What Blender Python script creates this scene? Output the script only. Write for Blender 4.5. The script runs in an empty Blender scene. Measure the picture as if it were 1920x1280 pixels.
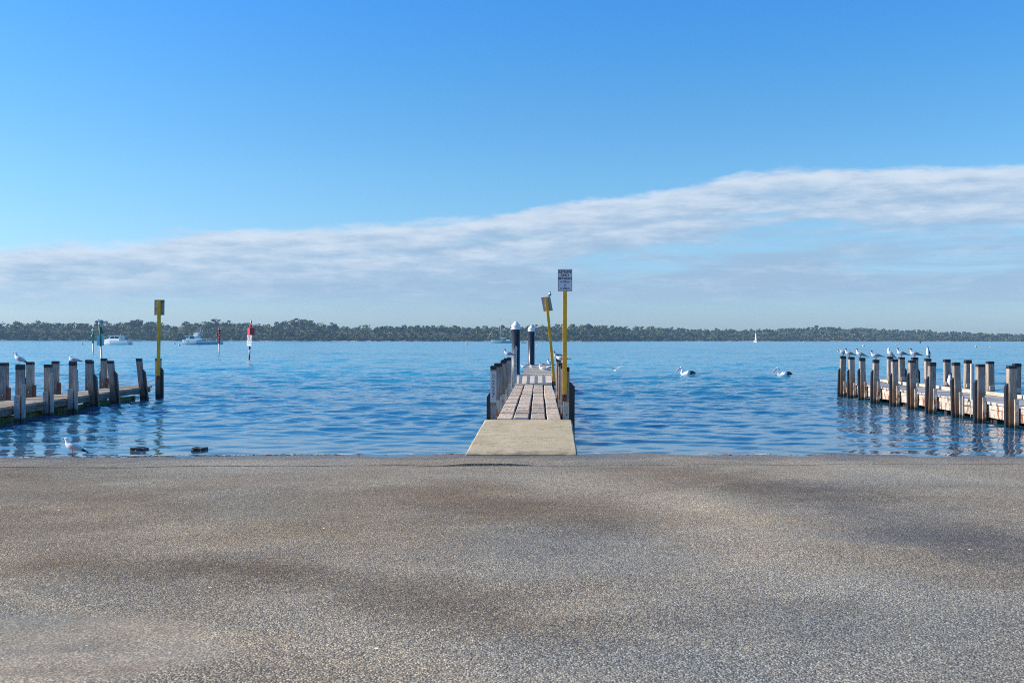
import bpy, bmesh, math, random
import numpy as np
from mathutils import Vector, Matrix, Euler
random.seed(7); rng = np.random.default_rng(11)
R = math.radians
scene = bpy.context.scene
COL = scene.collection
F = 1867.0; CH = 2.1          # focal length in photo pixels, camera height above water
def hz(x): return 636.0 + 1.5*(x-960)/960.0
def at(x, y, z=0.0):
    """photo pixel on a level surface of height z -> world point"""
    s = (y-hz(x))/(CH-z); return Vector(((x-960)/s, F/s, z))
def atD(x, D): return (x-960)/F*D
# ------------------------------------------------------------------ helpers
class MB:
    def __init__(s): s.v=[]; s.f=[]; s.m=[]; s.sm=[]
    def add(s, vs, fs, mi=0, smooth=False):
        b=len(s.v); s.v += [tuple(v) for v in vs]
        for f in fs: s.f.append([b+i for i in f]); s.m.append(mi); s.sm.append(smooth)
    def box(s, lo, hi, mi=0, M=None, bev=0.0):
        if bev>0:
            bm=bmesh.new(); bmesh.ops.create_cube(bm,size=1)
            c=[(a+b)/2 for a,b in zip(lo,hi)]; d=[b-a for a,b in zip(lo,hi)]
            for v in bm.verts: v.co=Vector([c[i]+v.co[i]*d[i] for i in range(3)])
            bmesh.ops.bevel(bm,geom=bm.edges[:],offset=bev,segments=2,affect='EDGES')
            vs=[v.co.copy() for v in bm.verts]; bm.verts.index_update()
            fs=[[v.index for v in f.verts] for f in bm.faces]; bm.free()
        else:
            (x0,y0,z0),(x1,y1,z1)=lo,hi
            vs=[Vector(p) for p in ((x0,y0,z0),(x1,y0,z0),(x1,y1,z0),(x0,y1,z0),(x0,y0,z1),(x1,y0,z1),(x1,y1,z1),(x0,y1,z1))]
            fs=[(0,3,2,1),(4,5,6,7),(0,1,5,4),(1,2,6,5),(2,3,7,6),(3,0,4,7)]
        if M is not None: vs=[M@v for v in vs]
        s.add(vs,fs,mi)
    def tube(s, pts, rad, n=10, mi=0, smooth=True, cap=True):
        """round tube through points; rad a number or a list"""
        pts=[Vector(p) for p in pts]
        if not hasattr(rad,'__len__'): rad=[rad]*len(pts)
        vs=[];fs=[]
        for i,p in enumerate(pts):
            t=(pts[min(i+1,len(pts)-1)]-pts[max(i-1,0)]).normalized()
            a=Vector((0,0,1)) if abs(t.z)<.9 else Vector((1,0,0))
            u=t.cross(a).normalized(); w=t.cross(u)
            for k in range(n):
                an=2*math.pi*k/n; vs.append(p+(u*math.cos(an)+w*math.sin(an))*rad[i])
        for i in range(len(pts)-1):
            for k in range(n):
                a=i*n+k;b=i*n+(k+1)%n; fs.append((a,b,b+n,a+n))
        if cap: fs.append(tuple(range(n))[::-1]); fs.append(tuple(range((len(pts)-1)*n,len(pts)*n)))
        s.add(vs,fs,mi,smooth)
    def lathe(s, prof, c=(0,0,0), n=24, mi=0, smooth=True, M=None):
        c=Vector(c); vs=[];fs=[]
        for r,z in prof:
            for k in range(n):
                a=2*math.pi*k/n; vs.append(Vector((c.x+r*math.cos(a),c.y+r*math.sin(a),c.z+z)))
        for i in range(len(prof)-1):
            for k in range(n):
                a=i*n+k;b=i*n+(k+1)%n; fs.append((a,b,b+n,a+n))
        fs.append(tuple(range(n))[::-1]); fs.append(tuple(range((len(prof)-1)*n,len(prof)*n)))
        if M is not None: vs=[M@v for v in vs]
        s.add(vs,fs,mi,smooth)
    def loft(s, pts, n=12, mi=0, M=None):
        """rings (x,z,half width,half height[,y]) along a spine in the XZ plane"""
        vs=[];fs=[];N=len(pts)
        for i,p in enumerate(pts):
            a=pts[max(i-1,0)];b=pts[min(i+1,N-1)]
            t=Vector((b[0]-a[0],0,b[1]-a[1])).normalized(); up=Vector((-t.z,0,t.x))
            y0=p[4] if len(p)>4 else 0
            for k in range(n):
                an=2*math.pi*k/n
                vs.append(Vector((p[0],y0,p[1]))+Vector((0,1,0))*math.cos(an)*p[2]+up*math.sin(an)*p[3])
        for i in range(N-1):
            for k in range(n):
                a=i*n+k;b=i*n+(k+1)%n; fs.append((a,a+n,b+n,b))
        fs.append(tuple(range(n))); fs.append(tuple(range((N-1)*n,N*n))[::-1])
        if M is not None: vs=[M@v for v in vs]
        s.add(vs,fs,mi,True)
    def prism(s, poly, y0, y1, mi=0, M=None):
        """polygon in XZ extruded along Y"""
        n=len(poly); vs=[Vector((x,y0,z)) for x,z in poly]+[Vector((x,y1,z)) for x,z in poly]
        fs=[tuple(range(n)),tuple(range(n,2*n))[::-1]]+[(i,i+n,(i+1)%n+n,(i+1)%n) for i in range(n)]
        if M is not None: vs=[M@v for v in vs]
        s.add(vs,fs,mi)
    def build(s, name, mats, parent=None):
        me=bpy.data.meshes.new(name); me.from_pydata(s.v,[],s.f); me.update()
        if not isinstance(mats,(list,tuple)): mats=[mats]
        for m in mats: me.materials.append(m)
        me.polygons.foreach_set('material_index',s.m); me.polygons.foreach_set('use_smooth',s.sm)
        bm=bmesh.new(); bm.from_mesh(me); bmesh.ops.recalc_face_normals(bm,faces=bm.faces[:]); bm.to_mesh(me); bm.free()
        o=bpy.data.objects.new(name,me); COL.objects.link(o)
        if parent is not None: o.parent=parent
        return o
def npmesh(name, V, Q, mats, smooth=True, mi=None, cols=None):
    me=bpy.data.meshes.new(name); me.vertices.add(len(V)); me.vertices.foreach_set('co',np.asarray(V,np.float32).ravel())
    Q=np.asarray(Q,np.int32); k=Q.shape[1]; me.loops.add(Q.size); me.loops.foreach_set('vertex_index',Q.ravel())
    me.polygons.add(len(Q)); me.polygons.foreach_set('loop_start',np.arange(0,Q.size,k,dtype=np.int32))
    me.polygons.foreach_set('loop_total',np.full(len(Q),k,np.int32))
    me.polygons.foreach_set('use_smooth',np.full(len(Q),smooth))
    for m in (mats if isinstance(mats,(list,tuple)) else [mats]): me.materials.append(m)
    if mi is not None: me.polygons.foreach_set('material_index',mi)
    if cols is not None:
        at_=me.color_attributes.new('tint','FLOAT_COLOR','POINT'); at_.data.foreach_set('color',np.asarray(cols,np.float32).ravel())
    me.update(calc_edges=True)
    o=bpy.data.objects.new(name,me); COL.objects.link(o); return o
def thing(name,label,cat,loc=(0,0,0),rz=0,group=None):
    o=bpy.data.objects.new(name,None); COL.objects.link(o); o.empty_display_size=.2
    o.location=loc; o.rotation_euler=(0,0,rz); tag(o,label,cat,group); return o
def tag(o,label=None,cat=None,group=None,kind=None):
    if label: o['label']=label
    if cat: o['category']=cat
    if group: o['group']=group
    if kind: o['kind']=kind
    return o
# ------------------------------------------------------------------ material helpers
class NT:
    def __init__(s,tree): s.t=tree; s.n=tree.nodes; s.l=tree.links
    def new(s,typ,**kw):
        nd=s.n.new(typ)
        for k,v in kw.items(): setattr(nd,k,v)
        return nd
    def link(s,a,b): s.l.new(a,b)
    def put(s,sock,v):
        if hasattr(v,'is_linked') or isinstance(v,bpy.types.NodeSocket): s.l.new(v,sock)
        else: sock.default_value=v
    def math(s,op,a,b=None,c=None,clamp=False):
        nd=s.new('ShaderNodeMath',operation=op,use_clamp=clamp); s.put(nd.inputs[0],a)
        if b is not None: s.put(nd.inputs[1],b)
        if c is not None: s.put(nd.inputs[2],c)
        return nd.outputs[0]
    def sstep(s,v,a,b,x=0.,y=1.):
        nd=s.new('ShaderNodeMapRange',interpolation_type='SMOOTHSTEP'); s.put(nd.inputs[0],v)
        for i,q in zip((1,2,3,4),(a,b,x,y)): s.put(nd.inputs[i],q)
        return nd.outputs[0]
    def lin(s,v,a,b,x=0.,y=1.):
        nd=s.new('ShaderNodeMapRange'); s.put(nd.inputs[0],v)
        for i,q in zip((1,2,3,4),(a,b,x,y)): s.put(nd.inputs[i],q)
        return nd.outputs[0]
    def mix(s,f,a,b,mode='MIX'):
        nd=s.new('ShaderNodeMix',data_type='RGBA',blend_type=mode); s.put(nd.inputs[0],f)
        for i,c in ((6,a),(7,b)):
            if isinstance(c,(tuple,list)): c=tuple(c)+((1,) if len(c)==3 else ())
            s.put(nd.inputs[i],c)
        return nd.outputs[2]
    def noise(s,vec,scale,detail=3,rough=.5,sv=None,dist=0,col=False):
        if sv is not None:
            mp=s.new('ShaderNodeMapping'); s.link(vec,mp.inputs[0]); mp.inputs['Scale'].default_value=sv; vec=mp.outputs[0]
        nd=s.new('ShaderNodeTexNoise'); s.link(vec,nd.inputs['Vector']); nd.inputs['Scale'].default_value=scale
        nd.inputs['Detail'].default_value=detail; nd.inputs['Roughness'].default_value=rough; nd.inputs['Distortion'].default_value=dist
        return nd.outputs['Color' if col else 'Fac']
    def ramp(s,f,stops):
        nd=s.new('ShaderNodeValToRGB'); s.put(nd.inputs[0],f); cr=nd.color_ramp
        while len(cr.elements)<len(stops): cr.elements.new(.5)
        for e,(p,c) in zip(cr.elements,stops): e.position=p; e.color=tuple(c)+(1,)
        return nd.outputs[0]
def newmat(name):
    m=bpy.data.materials.new(name); m.use_nodes=True; t=NT(m.node_tree); t.n.clear()
    out=t.new('ShaderNodeOutputMaterial'); b=t.new('ShaderNodeBsdfPrincipled'); t.link(b.outputs[0],out.inputs[0])
    tc=t.new('ShaderNodeTexCoord'); return m,t,b,tc.outputs['Object']
def bump(t,b,h,strength=.4,dist=.01):
    nd=t.new('ShaderNodeBump'); nd.inputs['Strength'].default_value=strength; nd.inputs['Distance'].default_value=dist
    t.put(nd.inputs['Height'],h); t.link(nd.outputs[0],b.inputs['Normal'])
def simple(name,col,rough=.5,var=.12,scale=8,metal=0,bmp=0.0,dirt=None,spec=.5):
    m,t,b,o=newmat(name); n=t.noise(o,scale,5,.6)
    dk=tuple(c*(1-var) for c in col); lt=tuple(min(1,c*(1+var)) for c in col)
    c=t.mix(t.sstep(n,.3,.7),dk,lt)
    if dirt:
        n2=t.noise(o,scale*.6,6,.7); c=t.mix(t.math('MULTIPLY',t.sstep(n2,.5,.68),dirt[3]),c,dirt[:3])
    t.link(c,b.inputs['Base Color']); b.inputs['Roughness'].default_value=rough; b.inputs['Metallic'].default_value=metal
    b.inputs['Specular IOR Level'].default_value=spec
    if bmp: bump(t,b,t.noise(o,scale*4,4,.6),bmp,.01)
    return m
def wood(name,light,dark,stretch=(9,9,1),crack=.5,stain=None,wet=True,rust=0.,guano=0.,isl=0.):
    """weathered timber; the grain runs along the axis with the small stretch"""
    m,t,b,o=newmat(name); g=t.noise(o,3.2,8,.62,sv=stretch,dist=.4); big=t.noise(o,1.4,3,.5)
    c=t.mix(t.sstep(g,.33,.67),dark,light)
    if isl:
        ge=t.new('ShaderNodeNewGeometry'); c=t.mix(1.,c,t.ramp(ge.outputs['Random Per Island'],[(0,(1-isl,1-isl,1-isl)),(.35,(1,.97,.93)),(.7,(1+isl*.5,1+isl*.45,1+isl*.4)),(1,(1-isl*.4,1-isl*.45,1-isl*.5))]),'MULTIPLY')
    c=t.mix(t.math('MULTIPLY',t.sstep(big,.4,.7),.35),c,tuple(x*1.25 for x in light))
    fine=t.noise(o,9,6,.75,sv=stretch); cr=t.sstep(fine,.36,.30)
    c=t.mix(t.math('MULTIPLY',cr,crack),c,tuple(x*.22 for x in dark))
    sp=t.new('ShaderNodeSeparateXYZ'); t.link(o,sp.inputs[0]); zn=t.math('ADD',sp.outputs[2],t.math('MULTIPLY',t.math('SUBTRACT',t.noise(o,4,4,.6,sv=(1,1,.5)),.5),.9))
    if isl==0:
        oi=t.new('ShaderNodeObjectInfo'); c=t.mix(1.,c,t.ramp(oi.outputs['Random'],[(0,(.82,.79,.78)),(.3,(1.05,.97,.88)),(.6,(.90,.90,.92)),(.8,(1.15,1.02,.90)),(1,(1.12,1.12,1.12))]),'MULTIPLY')
    if stain: c=t.mix(t.math('MULTIPLY',t.sstep(zn,.95,.45),.8),c,stain)
    if guano: 
        gn=t.noise(o,7,5,.7); c=t.mix(t.math('MULTIPLY',t.sstep(gn,.52,.62),guano),c,(.62,.60,.56))
    if rust:
        rn=t.noise(o,5,6,.65,sv=(1.6,1.6,.55)); c=t.mix(t.math('MULTIPLY',t.math('MULTIPLY',t.sstep(rn,.50,.60),t.sstep(sp.outputs[2],.72,.35)),rust),c,(.27,.075,.018))
    if wet:
        zw=t.math('ADD',sp.outputs[2],t.math('MULTIPLY',t.math('SUBTRACT',t.noise(o,14,3,.6),.5),.12))
        c=t.mix(t.math('MULTIPLY',t.sstep(zw,.16,.05),.85),c,(.018,.017,.012))
    t.link(c,b.inputs['Base Color']); b.inputs['Roughness'].default_value=.85; b.inputs['Specular IOR Level'].default_value=.25
    bump(t,b,t.math('SUBTRACT',g,t.math('MULTIPLY',cr,.8)),.55,.012)
    return m
M={}
M['post']=wood('post_timber',(.45,.395,.345),(.22,.18,.15),stain=(.19,.095,.042))
M['post_shade']=wood('post_timber_grey',(.43,.39,.355),(.21,.18,.16),stain=(.15,.085,.05))
M['deck']=wood('deck_timber',(.63,.505,.37),(.30,.225,.155),stretch=(7,.8,7),crack=.95,wet=False,isl=.28,guano=.15)
M['deck_x']=wood('deck_timber_cross',(.54,.52,.49),(.30,.28,.26),stretch=(2.2,9,9),crack=.6,wet=False,guano=.35,isl=.2)
M['deck_left']=wood('deck_timber_brown',(.52,.425,.31),(.28,.21,.14),stretch=(3,9,9),crack=.6,wet=False,isl=.25)
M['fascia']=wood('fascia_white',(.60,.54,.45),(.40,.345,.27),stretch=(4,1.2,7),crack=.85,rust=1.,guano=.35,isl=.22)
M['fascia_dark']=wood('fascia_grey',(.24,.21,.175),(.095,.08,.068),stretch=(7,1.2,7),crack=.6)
M['plate']=wood('rusty_plate',(.66,.62,.54),(.42,.38,.32),stretch=(4,4,1.5),crack=.3,rust=1.0,guano=.3)
M['plate_grey']=wood('grey_plate',(.40,.41,.42),(.24,.25,.27),stretch=(5,5,1.2),crack=.3,wet=True)
M['batten']=wood('pale_batten',(.50,.50,.47),(.33,.33,.32),stretch=(7,7,1),crack=.3)
M['cap']=simple('black_cap',(.017,.015,.019),.55,.3,9)
M['rubber']=simple('black_rubber',(.02,.019,.024),.42,.3,6)
M['yellow']=simple('yellow_paint',(.88,.46,.012),.5,.10,7,dirt=(.22,.10,.03,.35))
M['rustend']=simple('rust',(.16,.055,.022),.8,.35,14,bmp=.3)
M['bolt']=simple('bolt_steel',(.20,.15,.11),.5,.3,30,metal=.5)
M['galv']=simple('galvanised_steel',(.50,.51,.50),.5,.18,14,metal=.35,dirt=(.28,.24,.2,.4))
M['hole']=simple('dark_hole',(.01,.01,.01),.9)
M['white']=simple('white_paint',(.78,.78,.77),.45,.06,5)
M['offwhite']=simple('cream_paint',(.72,.70,.64),.5,.08,5)
M['pilecap']=simple('pile_cap_white',(.80,.79,.80),.4,.06,6,dirt=(.55,.52,.5,.35))
M['pile']=simple('pile_sleeve_black',(.016,.019,.022),.33,.25,5)
M['signback']=simple('sign_back',(.36,.31,.28),.55,.35,15,dirt=(.035,.025,.045,.95))
M['signback_plain']=simple('sign_back_plain',(.36,.33,.29),.55,.15,9)
M['signface']=simple('sign_face',(.68,.68,.72),.4,.04,7)
M['ink']=simple('sign_ink',(.010,.010,.035),.5)
M['greyink']=simple('faded_ink',(.45,.45,.48),.5)
M['green']=simple('marker_green',(.012,.16,.09),.45,.15,6)
M['red']=simple('marker_red',(.62,.012,.015),.4,.12,6)
M['board']=simple('marker_board',(.55,.56,.58),.5,.06,3)
M['polewhite']=simple('marker_pole_white',(.70,.66,.62),.5,.15,6,dirt=(.25,.16,.1,.5))
M['glass']=simple('boat_window',(.012,.016,.022),.15,.2,5)
M['hullblue']=simple('hull_blue_grey',(.30,.40,.50),.35,.06,2)
M['hullteal']=simple('hull_teal',(.20,.36,.42),.35,.08,2)
M['hullstripe']=simple('hull_dark_stripe',(.015,.03,.07),.4)
M['canvas']=simple('cream_canvas',(.74,.66,.50),.7,.06,4)
M['gcanvas']=simple('green_canvas',(.06,.25,.20),.7)
M['varnish']=simple('varnished_timber',(.36,.17,.06),.4,.2,4)
M['mast']=simple('mast_alloy',(.48,.42,.38),.4,.08,4)
M['feather']=simple('white_feather',(.88,.87,.85),.7,.05,20)
M['greyfeather']=simple('grey_feather',(.44,.46,.50),.7,.12,25)
M['terngrey']=simple('tern_grey_feather',(.25,.265,.30),.7,.12,25)
M['blackfeather']=simple('black_feather',(.018,.017,.02),.6,.3,25)
M['bill_red']=simple('red_bill',(.30,.03,.02),.45)
M['bill_yellow']=simple('orange_bill',(.62,.33,.05),.45)
M['bill_dark']=simple('dark_bill',(.05,.04,.05),.45)
M['bill_pink']=simple('pink_bill',(.62,.42,.36),.5,.1,9)
M['leg_red']=simple('red_leg',(.35,.10,.08),.5)
M['leg_dark']=simple('dark_leg',(.03,.03,.03),.5)
M['buoy_cream']=simple('buoy_cream',(.62,.50,.36),.5,.12,4)
M['buoy_yellow']=simple('buoy_yellow',(.75,.48,.02),.45,.1,4)
M['buoy_red']=simple('buoy_red',(.6,.05,.03),.45,.1,4)
M['buoy_dark']=simple('buoy_weed',(.10,.08,.05),.7,.3,8)
M['rock']=simple('dark_rock',(.045,.042,.038),.75,.5,16,bmp=.8,dirt=(.16,.15,.13,.7))
M['weed']=simple('seaweed_brown',(.15,.085,.03),.8,.5,18)
M['algae']=simple('algae_green',(.08,.13,.02),.7,.6,9,bmp=.6,dirt=(.01,.012,.008,.8))
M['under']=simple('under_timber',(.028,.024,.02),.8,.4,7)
def conc():
    m,t,b,o=newmat('concrete'); n=t.noise(o,2.2,6,.65); f=t.noise(o,60,4,.7); st=t.noise(o,3,5,.6,sv=(.5,3.5,1))
    c=t.mix(t.sstep(n,.3,.7),(.45,.36,.205),(.58,.47,.285)); c=t.mix(t.math('MULTIPLY',t.sstep(st,.5,.75),.22),c,(.62,.55,.42))
    c=t.mix(t.math('MULTIPLY',t.sstep(f,.52,.66),.6),c,(.26,.205,.14)); c=t.mix(t.math('MULTIPLY',t.sstep(t.noise(o,1.6,6,.7,sv=(1,2,1)),.52,.72),.45),c,(.30,.235,.15)); c=t.mix(t.math('MULTIPLY',t.sstep(t.math('ABSOLUTE',t.math('SUBTRACT',t.noise(o,.9,5,.6,sv=(.5,2.2,1)),.5)),.006,.002),.6),c,(.12,.09,.06))
    sp=t.new('ShaderNodeSeparateXYZ'); t.link(o,sp.inputs[0])
    c=t.mix(t.math('MULTIPLY',t.sstep(t.math('ADD',sp.outputs[2],t.math('MULTIPLY',t.noise(o,5,3,.5),.14)),.16,.05),.75),c,(.05,.042,.025))
    t.link(c,b.inputs['Base Color']); b.inputs['Roughness'].default_value=.9; bump(t,b,t.math('ADD',t.math('MULTIPLY',f,.5),n),.5,.02); return m
M['concrete']=conc()
# ------------------------------------------------------------------ ground
def shoreY(x): return 18.25 - .0075*(x-1)**2*np.where(x<1,.9,.18) if np.isscalar(x) else 18.25-.0075*(x-1)**2*np.where(x<1,.9,.18)
def lipY(x): return 15.95+.055*np.clip(x,-14,6)
def liph(x): return .004+.004*(1/(1+np.exp((x-.2)*6)))+.034*np.exp(-((x+.38)/.62)**4)
def sines(X,Y,seed,lam0,lam1,n):
    r=np.random.default_rng(seed); z=np.zeros_like(X)
    for i in range(n):
        l=lam0*(lam1/lam0)**r.random(); a=r.random()*2*np.pi; k=2*np.pi/l
        z+=np.sin(k*(np.cos(a)*X+np.sin(a)*Y)+r.random()*6.28)
    return z/np.sqrt(n)
def groundZ(X,Y):
    d=shoreY(np.clip(X,-14,16))-Y
    z=np.where(d>0,.035*d,np.maximum(.06*d,-2.6))
    return z+.0085*sines(X,Y,3,.7,6,14)*np.clip((Y+2)/6,0,1)
def ground_mat():
    m,t,b,o=newmat('asphalt'); 
    wp=t.new('ShaderNodeVectorMath',operation='ADD'); t.link(o,wp.inputs[0])
    nc=t.noise(o,26,2,.5,col=True); sc=t.new('ShaderNodeVectorMath',operation='SCALE'); t.link(nc,sc.inputs[0]); sc.inputs[3].default_value=.010; t.link(sc.outputs[0],wp.inputs[1])
    vo=t.new('ShaderNodeTexVoronoi'); t.link(wp.outputs[0],vo.inputs['Vector']); vo.inputs['Scale'].default_value=92; vo.inputs['Randomness'].default_value=1
    rnd=t.new('ShaderNodeSeparateColor'); t.link(vo.outputs['Color'],rnd.inputs[0])
    grain=t.ramp(rnd.outputs[0],[(0,(.10,.10,.105)),(.3,(.18,.172,.16)),(.62,(.275,.26,.23)),(.86,(.39,.37,.33)),(1,(.56,.54,.50))])
    gap=t.sstep(vo.outputs['Distance'],.42,.75); c=t.mix(t.math('MULTIPLY',gap,.75),grain,(.05,.048,.052))
    sp=t.new('ShaderNodeSeparateXYZ'); t.link(o,sp.inputs[0]); X=sp.outputs[0]; Y=sp.outputs[1]
    # broad colour drift of the seal: brown, blue grey, sandy
    big=t.noise(o,.34,4,.55,sv=(1,1.25,1),dist=.6); big2=t.noise(o,.21,3,.5,sv=(1,.8,1)); med=t.noise(o,1.3,5,.6)
    c=t.mix(t.math('MULTIPLY',t.sstep(big,.44,.62),.5),c,(.76,.70,.63),'MULTIPLY')
    c=t.mix(t.math('MULTIPLY',t.sstep(big2,.48,.6),.5),c,(.76,.90,1.06),'MULTIPLY')
    c=t.mix(t.math('MULTIPLY',t.sstep(med,.45,.7),.30),c,(1.35,1.32,1.25),'MULTIPLY')
    def blob(cx,cy,rx,ry,col,k,mode='MULTIPLY',edge=.4,rot=0.):
        nonlocal c
        dx=t.math('SUBTRACT',X,cx); dy=t.math('SUBTRACT',Y,cy)
        ca,sa=math.cos(rot),math.sin(rot)
        u=t.math('DIVIDE',t.math('ADD',t.math('MULTIPLY',dx,ca),t.math('MULTIPLY',dy,sa)),rx)
        v=t.math('DIVIDE',t.math('SUBTRACT',t.math('MULTIPLY',dy,ca),t.math('MULTIPLY',dx,sa)),ry)
        d=t.math('SQRT',t.math('ADD',t.math('MULTIPLY',u,u),t.math('MULTIPLY',v,v)))
        d=t.math('ADD',d,t.math('MULTIPLY',t.math('SUBTRACT',med,.5),.8))
        c=t.mix(t.math('MULTIPLY',t.sstep(d,1.,edge),k),c,col,mode)
    def G(x,y):      # where a patch of the photo lies on the slope
        yy=(y-636)/F; Yw=1.4615/(yy-.035); return ((x-960)/F*Yw,Yw)
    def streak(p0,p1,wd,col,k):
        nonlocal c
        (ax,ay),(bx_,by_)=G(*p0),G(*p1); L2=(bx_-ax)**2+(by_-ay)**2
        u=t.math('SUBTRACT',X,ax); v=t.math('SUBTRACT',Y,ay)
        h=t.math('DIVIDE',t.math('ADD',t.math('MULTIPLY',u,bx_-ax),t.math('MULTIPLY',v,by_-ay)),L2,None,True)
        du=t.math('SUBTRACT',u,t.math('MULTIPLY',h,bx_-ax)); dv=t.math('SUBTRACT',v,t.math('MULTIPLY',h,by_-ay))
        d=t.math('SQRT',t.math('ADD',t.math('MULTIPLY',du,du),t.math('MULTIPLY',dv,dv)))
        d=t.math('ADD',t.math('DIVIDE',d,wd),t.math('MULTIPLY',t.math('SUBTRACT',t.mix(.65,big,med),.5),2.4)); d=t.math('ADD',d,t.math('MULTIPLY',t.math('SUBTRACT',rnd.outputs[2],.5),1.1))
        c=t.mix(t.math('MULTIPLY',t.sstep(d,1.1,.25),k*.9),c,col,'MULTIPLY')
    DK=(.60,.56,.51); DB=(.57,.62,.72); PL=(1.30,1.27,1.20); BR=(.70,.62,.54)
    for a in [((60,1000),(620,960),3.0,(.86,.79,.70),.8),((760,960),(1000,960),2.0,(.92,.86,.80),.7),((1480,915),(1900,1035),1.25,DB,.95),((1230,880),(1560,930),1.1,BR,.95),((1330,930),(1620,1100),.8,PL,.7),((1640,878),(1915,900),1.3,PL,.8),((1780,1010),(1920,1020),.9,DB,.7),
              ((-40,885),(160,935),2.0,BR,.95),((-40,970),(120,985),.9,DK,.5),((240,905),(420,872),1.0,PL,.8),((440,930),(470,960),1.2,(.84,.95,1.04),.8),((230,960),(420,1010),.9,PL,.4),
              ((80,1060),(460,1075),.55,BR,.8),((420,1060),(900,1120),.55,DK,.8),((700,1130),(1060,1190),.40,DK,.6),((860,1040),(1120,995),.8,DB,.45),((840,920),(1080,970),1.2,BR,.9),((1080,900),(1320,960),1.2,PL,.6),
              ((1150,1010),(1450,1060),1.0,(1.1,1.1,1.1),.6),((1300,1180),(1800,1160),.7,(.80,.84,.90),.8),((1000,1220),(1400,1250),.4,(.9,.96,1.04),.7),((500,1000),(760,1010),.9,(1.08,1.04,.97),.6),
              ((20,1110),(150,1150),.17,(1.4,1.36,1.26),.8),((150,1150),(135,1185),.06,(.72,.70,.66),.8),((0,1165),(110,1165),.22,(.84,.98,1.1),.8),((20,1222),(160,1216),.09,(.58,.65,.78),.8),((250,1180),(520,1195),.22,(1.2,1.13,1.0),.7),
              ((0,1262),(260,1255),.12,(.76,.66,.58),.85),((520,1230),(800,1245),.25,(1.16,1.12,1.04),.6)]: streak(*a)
    # worn smooth skin at the near corner
    g=G(60,1215); dx=t.math('DIVIDE',t.math('SUBTRACT',X,g[0]),1.1); dy=t.math('DIVIDE',t.math('SUBTRACT',Y,g[1]),.75)
    worn=t.sstep(t.math('ADD',t.math('SQRT',t.math('ADD',t.math('MULTIPLY',dx,dx),t.math('MULTIPLY',dy,dy))),t.math('MULTIPLY',t.math('SUBTRACT',med,.5),.7)),1.15,.75)
    c=t.mix(t.math('MULTIPLY',worn,.35),c,t.mix(t.sstep(med,.35,.7),(.20,.19,.175),(.33,.31,.275)))
    # pale droppings and shell bits
    v2=t.new('ShaderNodeTexVoronoi'); t.link(o,v2.inputs['Vector']); v2.inputs['Scale'].default_value=1.5
    c=t.mix(t.sstep(v2.outputs['Distance'],.028,.018),c,(.75,.73,.70))
    v3=t.new('ShaderNodeTexVoronoi'); t.link(o,v3.inputs['Vector']); v3.inputs['Scale'].default_value=9
    c=t.mix(t.math('MULTIPLY',t.sstep(v3.outputs['Distance'],.09,.06),.55),c,(.70,.67,.62))
    # damp margin by the water
    zz=t.math('ADD',sp.outputs[2],t.math('MULTIPLY',t.math('SUBTRACT',t.noise(o,2.5,4,.6),.5),.03))
    wet=t.sstep(zz,.050,.012); c=t.mix(t.math('MULTIPLY',wet,.7),c,(.52,.48,.42),'MULTIPLY')
    c=t.mix(1.0,c,(1.50,1.31,1.01),'MULTIPLY')
    t.link(c,b.inputs['Base Color']); t.link(t.lin(wet,0,1,.9,.35),b.inputs['Roughness']); b.inputs['Specular IOR Level'].default_value=.3
    hgt=t.math('ADD',t.math('MULTIPLY',t.math('SUBTRACT',1.,vo.outputs['Distance']),.8),t.math('MULTIPLY',rnd.outputs[1],.35))
    nd=t.new('ShaderNodeBump'); nd.inputs['Distance'].default_value=.008; t.link(t.lin(worn,0,1,.9,.35),nd.inputs['Strength']); t.link(hgt,nd.inputs['Height'])
    n2=t.new('ShaderNodeBump'); n2.inputs['Distance'].default_value=.05; n2.inputs['Strength'].default_value=.25; t.link(t.noise(o,5,5,.6),n2.inputs['Height']); t.link(nd.outputs[0],n2.inputs['Normal'])
    t.link(n2.outputs[0],b.inputs['Normal']); return m
def build_ground():
    xs=np.concatenate([[-320,-150,-70,-40,-25],np.arange(-18,18.01,.2),[25,40,70,150,320]])
    n1=np.concatenate([[-200,-80,-30,-12],np.linspace(-5,1,61)[:-1]*0]) # placeholder
    rows=[]
    for yv in (-200,-80,-30,-12): rows.append((np.full_like(xs,yv),0))
    for q in np.linspace(0,1,60): rows.append((-5+q*(lipY(xs)+5),0))
    for q in np.linspace(0,1,50): rows.append((lipY(xs)+q*(24-lipY(xs)),1))
    for yv in (30,40,60,90,130): rows.append((np.full_like(xs,yv),0))
    V=[]
    for i,(yr,up) in enumerate(rows):
        z=groundZ(xs,yr)
        if up: z=z+liph(xs)*np.clip(1-(yr-lipY(xs))/1.5,0,1)
        V.append(np.stack([xs,yr,z],1))
    V=np.concatenate(V); nx=len(xs); nr=len(rows)
    I=np.arange(nx*nr).reshape(nr,nx)
    Q=np.stack([I[:-1,:-1],I[:-1,1:],I[1:,1:],I[1:,:-1]],-1).reshape(-1,4)
    o=npmesh('ground',V,Q,ground_mat(),smooth=False); tag(o,kind='structure')
build_ground()
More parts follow.
